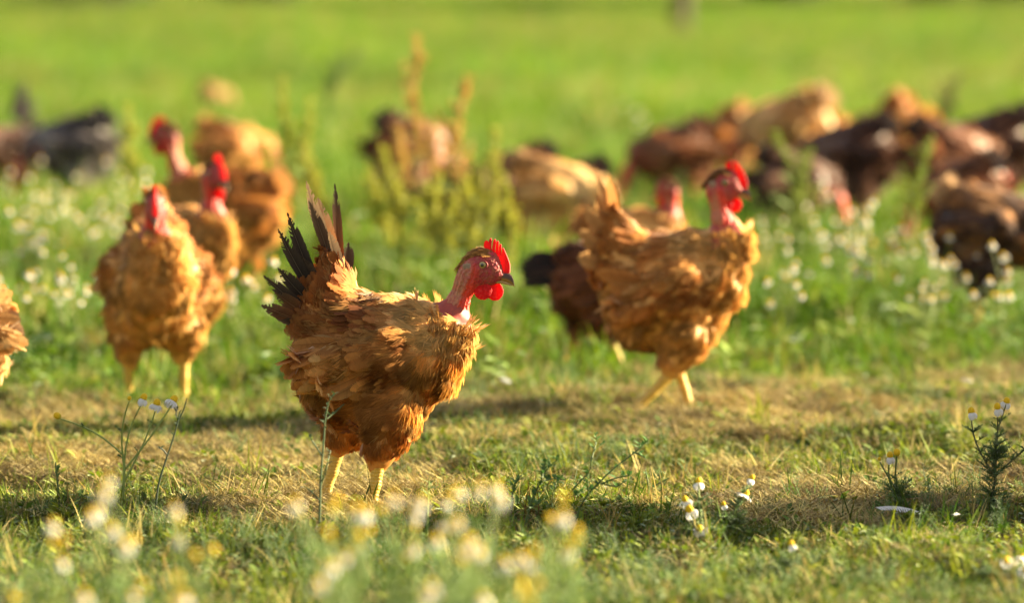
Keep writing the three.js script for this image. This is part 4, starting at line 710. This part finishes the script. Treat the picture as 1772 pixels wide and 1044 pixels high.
  for (const [x0, x1, d0, d1, n, lab] of boxes) for (let i = 0; i < n; i++) {
    const o = used < 3 ? protos[used] : protos[used % 3].clone(); if (used >= 3) { o.name = numbered('chamomile'); scene.add(o); }
    o.userData = { label: lab, category: 'flower', group: lab.replace('white chamomile', 'chamomile plants').replace('pale chamomile', 'chamomile plants') };
    o.position.copy(spot(lerp(x0, x1, r()), lerp(d0, d1, r()))); o.rotation.y = r() * 6.283; o.scale.setScalar(lerp(0.6, 0.95, r())); used++;
  }
  // dock plants with rusty seed stalks
  const dock = (lines, D, label, seed, sc, lc, thick = 1) => {
    const rr = rngOf(seed), root = spot(lines[0][0][0], D), o = thing('dock_plant', root, 0, label, 'weed'), st = new Acc(), sd = new Acc(), lf = new Acc();
    for (const ln of lines) {
      const pts = ln.map(([x, y], i) => { const p = at(x, y, D + (rr() - 0.5) * 0.15).sub(root); if (!i) p.y = 0; return p; });
      const curve = new THREE.CatmullRomCurve3(pts), L = curve.getLength(); tube(st, curve.getPoints(12), 0.0035, 0.0012, mulc(lc, 0.9), mulc(sc, 0.8));
      const twigs = [[0.4, 1, curve, 0.006]];
      for (let b = 0; b < 12 * thick; b++) { const t = lerp(0.25, 0.85, rr()), q = curve.getPoint(t), a = rr() * 6.283, l = L * lerp(0.14, 0.34, rr()) * (1.1 - t), e = q.clone().add(V(Math.cos(a) * l * 0.5, l, Math.sin(a) * l * 0.5)), c2 = new THREE.CatmullRomCurve3(bend(q, e, rr, 0.1, 3)); tube(st, c2.getPoints(4), 0.0014, 0.0007, mulc(lc, 0.9), mulc(sc, 0.8), 4); twigs.push([0.15, 1, c2, 0.004]); }
      for (const [ta, tb, cv, w] of twigs) { const n = Math.round(cv.getLength() / 0.0042); for (let i = 0; i < n; i++) { const q = cv.getPoint(lerp(ta, tb, rr())), a = rr() * 6.283, T = V(Math.cos(a), lerp(-0.6, 0.6, rr()), Math.sin(a)).normalize(), N = V(-Math.sin(a), 0.3, Math.cos(a)); N.addScaledVector(T, -N.dot(T)).normalize(); const c = mulc(mixc(sc, lc, rr() * 0.5), lerp(0.7, 1.3, rr())); leafAt(sd, q.clone().addScaledVector(T, w * rr()), T, N, 0.011, 0.009, c, c); } }
      for (let i = 0; i < 6; i++) { const t = lerp(0.02, 0.6, rr()), q = curve.getPoint(t), a = rr() * 6.283, T = V(Math.cos(a), lerp(0.2, 1, rr()), Math.sin(a)).normalize(), N = V(-Math.cos(a), 0.8, -Math.sin(a)); N.addScaledVector(T, -N.dot(T)).normalize(); leafAt(lf, q, T, N, lerp(0.05, 0.12, rr()), 0.022, lc, mulc(lc, 1.2), 0.15); }
    }
    part('stalk', st.geo(), M.stem, o); const s = part('seed_clusters', sd.geo(), M.leaf, o); s.userData.kind = 'stuff'; part('leaves', lf.geo(), M.leaf, o).userData.kind = 'stuff';
  };
  const RUST = [0.50, 0.28, 0.07], OLIVE = [0.38, 0.36, 0.035], LGRN = [0.14, 0.22, 0.035];
  dock([[[722, 470], [722, 300], [718, 170], [720, 55]], [[712, 470], [700, 320], [688, 215]]], 11.4, 'tallest rusty dock stalk behind the sharp hen', 901, RUST, LGRN);
  dock([[[790, 470], [788, 300], [795, 200], [812, 130]], [[770, 470], [752, 330], [742, 240]]], 11.2, 'pair of rusty dock stalks right of the tallest stalk', 902, RUST, LGRN);
  dock([[[850, 470], [852, 350], [858, 220]], [[830, 470], [828, 360], [818, 280]]], 10.9, 'olive dock stalks nearest above the head of the sharp hen', 903, OLIVE, LGRN);
  dock([[[700, 480], [690, 380], [678, 300]], [[730, 480], [740, 390], [760, 300]], [[790, 480], [775, 390], [790, 330]]], 10.5, 'low yellowish dock clump at the foot of the tallest stalk', 904, OLIVE, LGRN, 1.3);
  dock([[[660, 470], [655, 370], [640, 290]], [[680, 470], [672, 360], [664, 250]]], 10.8, 'yellow green dock stalks at the left of the tall clump', 912, OLIVE, LGRN);
  dock([[[760, 480], [750, 400], [735, 320]], [[815, 480], [812, 400], [806, 300]], [[880, 480], [880, 400], [872, 300]]], 10.3, 'yellow green dock stalks in front of the tall clump', 913, OLIVE, LGRN);
  dock([[[470, 430], [468, 340], [462, 250]], [[545, 430], [540, 330], [528, 250]]], 11.2, 'yellow green dock stalks behind the raised tail', 914, OLIVE, LGRN);
  dock([[[525, 440], [528, 300], [538, 170]], [[505, 440], [495, 300], [490, 130]]], 11.6, 'olive dock stalks left above the raised tail', 905, OLIVE, LGRN);
  dock([[[560, 440], [556, 380], [545, 300]]], 10.8, 'short olive dock stalk just above the tail tip', 906, OLIVE, LGRN);
  dock([[[1385, 430], [1380, 340], [1340, 225]], [[1375, 430], [1385, 350], [1400, 260]]], 11.0, 'green forked dock right of the tall hen head', 907, [0.20, 0.24, 0.03], LGRN);
  dock([[[1572, 440], [1578, 380], [1590, 310], [1612, 232]]], 10.7, 'green dock stalk slanting across the dark hens on the right', 908, [0.20, 0.24, 0.03], LGRN, 1.4);
  dock([[[1600, 300], [1630, 200], [1660, 130]]], 15, 'dark dock stalk far back above the dark group', 909, [0.09, 0.08, 0.035], [0.06, 0.09, 0.02]);
  dock([[[230, 470], [228, 330], [222, 180]]], 11.6, 'single olive dock stalk left of the red heads', 910, OLIVE, LGRN);
  dock([[[552, 300], [572, 160], [620, 88]]], 15.0, 'lone dark leaning stalk in the field above the raised tail', 911, [0.08, 0.13, 0.035], [0.06, 0.12, 0.03], 0.5);
  // loose white feathers on the turf
  const white = (x, y, L, turn, label, seed) => { const rr = rngOf(seed), acc = new Acc(), D = depthOf(y); feather(acc, rr, V(0, 0.03, 0), V(Math.cos(turn), 0.12, Math.sin(turn)).normalize(), V(0, 1, 0), { L, W: L * 0.5, n: 16, gap: 0.5, jit: 0.4, lift: 0.1, curl: 0.3, cup: 0.5, c0: [0.7, 0.7, 0.7], c1: [0.78, 0.78, 0.76], quill: { w: 0.0006, c: [0.7, 0.68, 0.6] } }); const m = part(numbered('fallen_feather'), acc.geo(), M.petal, scene); m.position.copy(spot(x, D)); tag(m, label, 'feather'); };
  white(1515, 905, 0.075, 0.2, 'larger white downy feather lying in the long shadow', 1); white(1650, 930, 0.032, -1.2, 'small white feather on the turf below the right chamomile', 2); white(868, 690, 0.055, 1.3, 'blurred bluish white feather on the strip behind the sharp hen', 3); white(1660, 697, 0.028, 0.5, 'tiny blurred white feather far right on the strip', 4); white(220, 1035, 0.03, 0.4, 'white feather at the bottom edge left', 5);
  // far side of the field: wooden post and hedge bushes
  { const p = spot(1176, 36), acc = new Acc(), rr = rngOf(3); nets((x, y, z) => Math.max(Math.hypot(x, z) - 0.075 - 0.006 * noise(x * 20, y * 6, z * 20) - 0.004 * Math.sin(Math.atan2(z, x) * 7), y - 1.25 - 0.02 * noise(x * 9, 1, z * 9)), [-0.1, -0.1, -0.1], [0.1, 1.35, 0.1], 0.02, (x, y, z) => mulc([0.085, 0.06, 0.045], 1 + 0.4 * noise(x * 30, y * 3, z * 30)), acc); const o = thing('wooden_post', p, 0, 'dark wooden post standing alone far out in the field', 'post'); part('post', acc.geo(), M.wood, o); const w = new Acc(); for (const y of [0.55, 0.95]) tube(w, Array.from({ length: 13 }, (_, i) => V(Math.cos(i / 6 * Math.PI) * 0.083, y, Math.sin(i / 6 * Math.PI) * 0.083)), 0.004, 0.004, [0.2, 0.18, 0.16]); part('wire', w.geo(), M.stem, o); }
  const bush = (x, D, W, H, label, seed) => {
    const rr = rngOf(seed), p = spot(x, D), o = thing('hedge_bush', p, 0, label, 'bush'), tr = new Acc(), lf = new Acc();
    for (let i = 0; i < 7; i++) { const a = V((rr() - 0.5) * W * 0.4, 0, (rr() - 0.5) * 0.4), b = V((rr() - 0.5) * W, H * lerp(0.5, 0.9, rr()), (rr() - 0.5) * 1.2); tube(tr, bend(a, b, rr, 0.08), 0.04, 0.012, [0.08, 0.06, 0.04]); }
    for (let i = 0; i < 5200; i++) { const u = rr() * 2 - 1, v = rr() * 2 - 1, h = Math.pow(rr(), 0.9), w = Math.sqrt(1 - Math.pow(2 * h - 0.9, 2) * 0.7) * (0.8 + 0.5 * noise(u * 3 + seed, h * 4, v * 3)); const q = V(u * W * 0.5 * w, 0.02 + h * H, v * 0.9 * w), a = rr() * 6.283, T = V(Math.cos(a), rr() - 0.5, Math.sin(a)).normalize(), N = V(0.1, 1, 0.1).addScaledVector(T, -T.y).normalize(), c = mulc([0.045, 0.085, 0.022], lerp(0.6, 1.4, rr())); leafAt(lf, q, T, N, 0.09, 0.05, c, c); }
    part('trunk', tr.geo(), M.stem, o); part('crown', lf.geo(), M.leaf, o).userData.kind = 'stuff';
  };
  bush(1640, 46.5, 2.6, 2.2, 'dark hedge bush at the far right edge of the field', 21); bush(1790, 46, 2.4, 2.4, 'dark hedge bush behind the top right corner', 22); bush(150, 45.2, 2.4, 2.0, 'dark hedge bush at the far left of the field', 23); bush(455, 47, 1.6, 1.8, 'small hedge bush at the far end of the field, left of centre', 24); bush(1350, 47.4, 1.4, 1.8, 'small hedge bush beyond the wooden post', 25);
}
renderer.render(scene, camera);
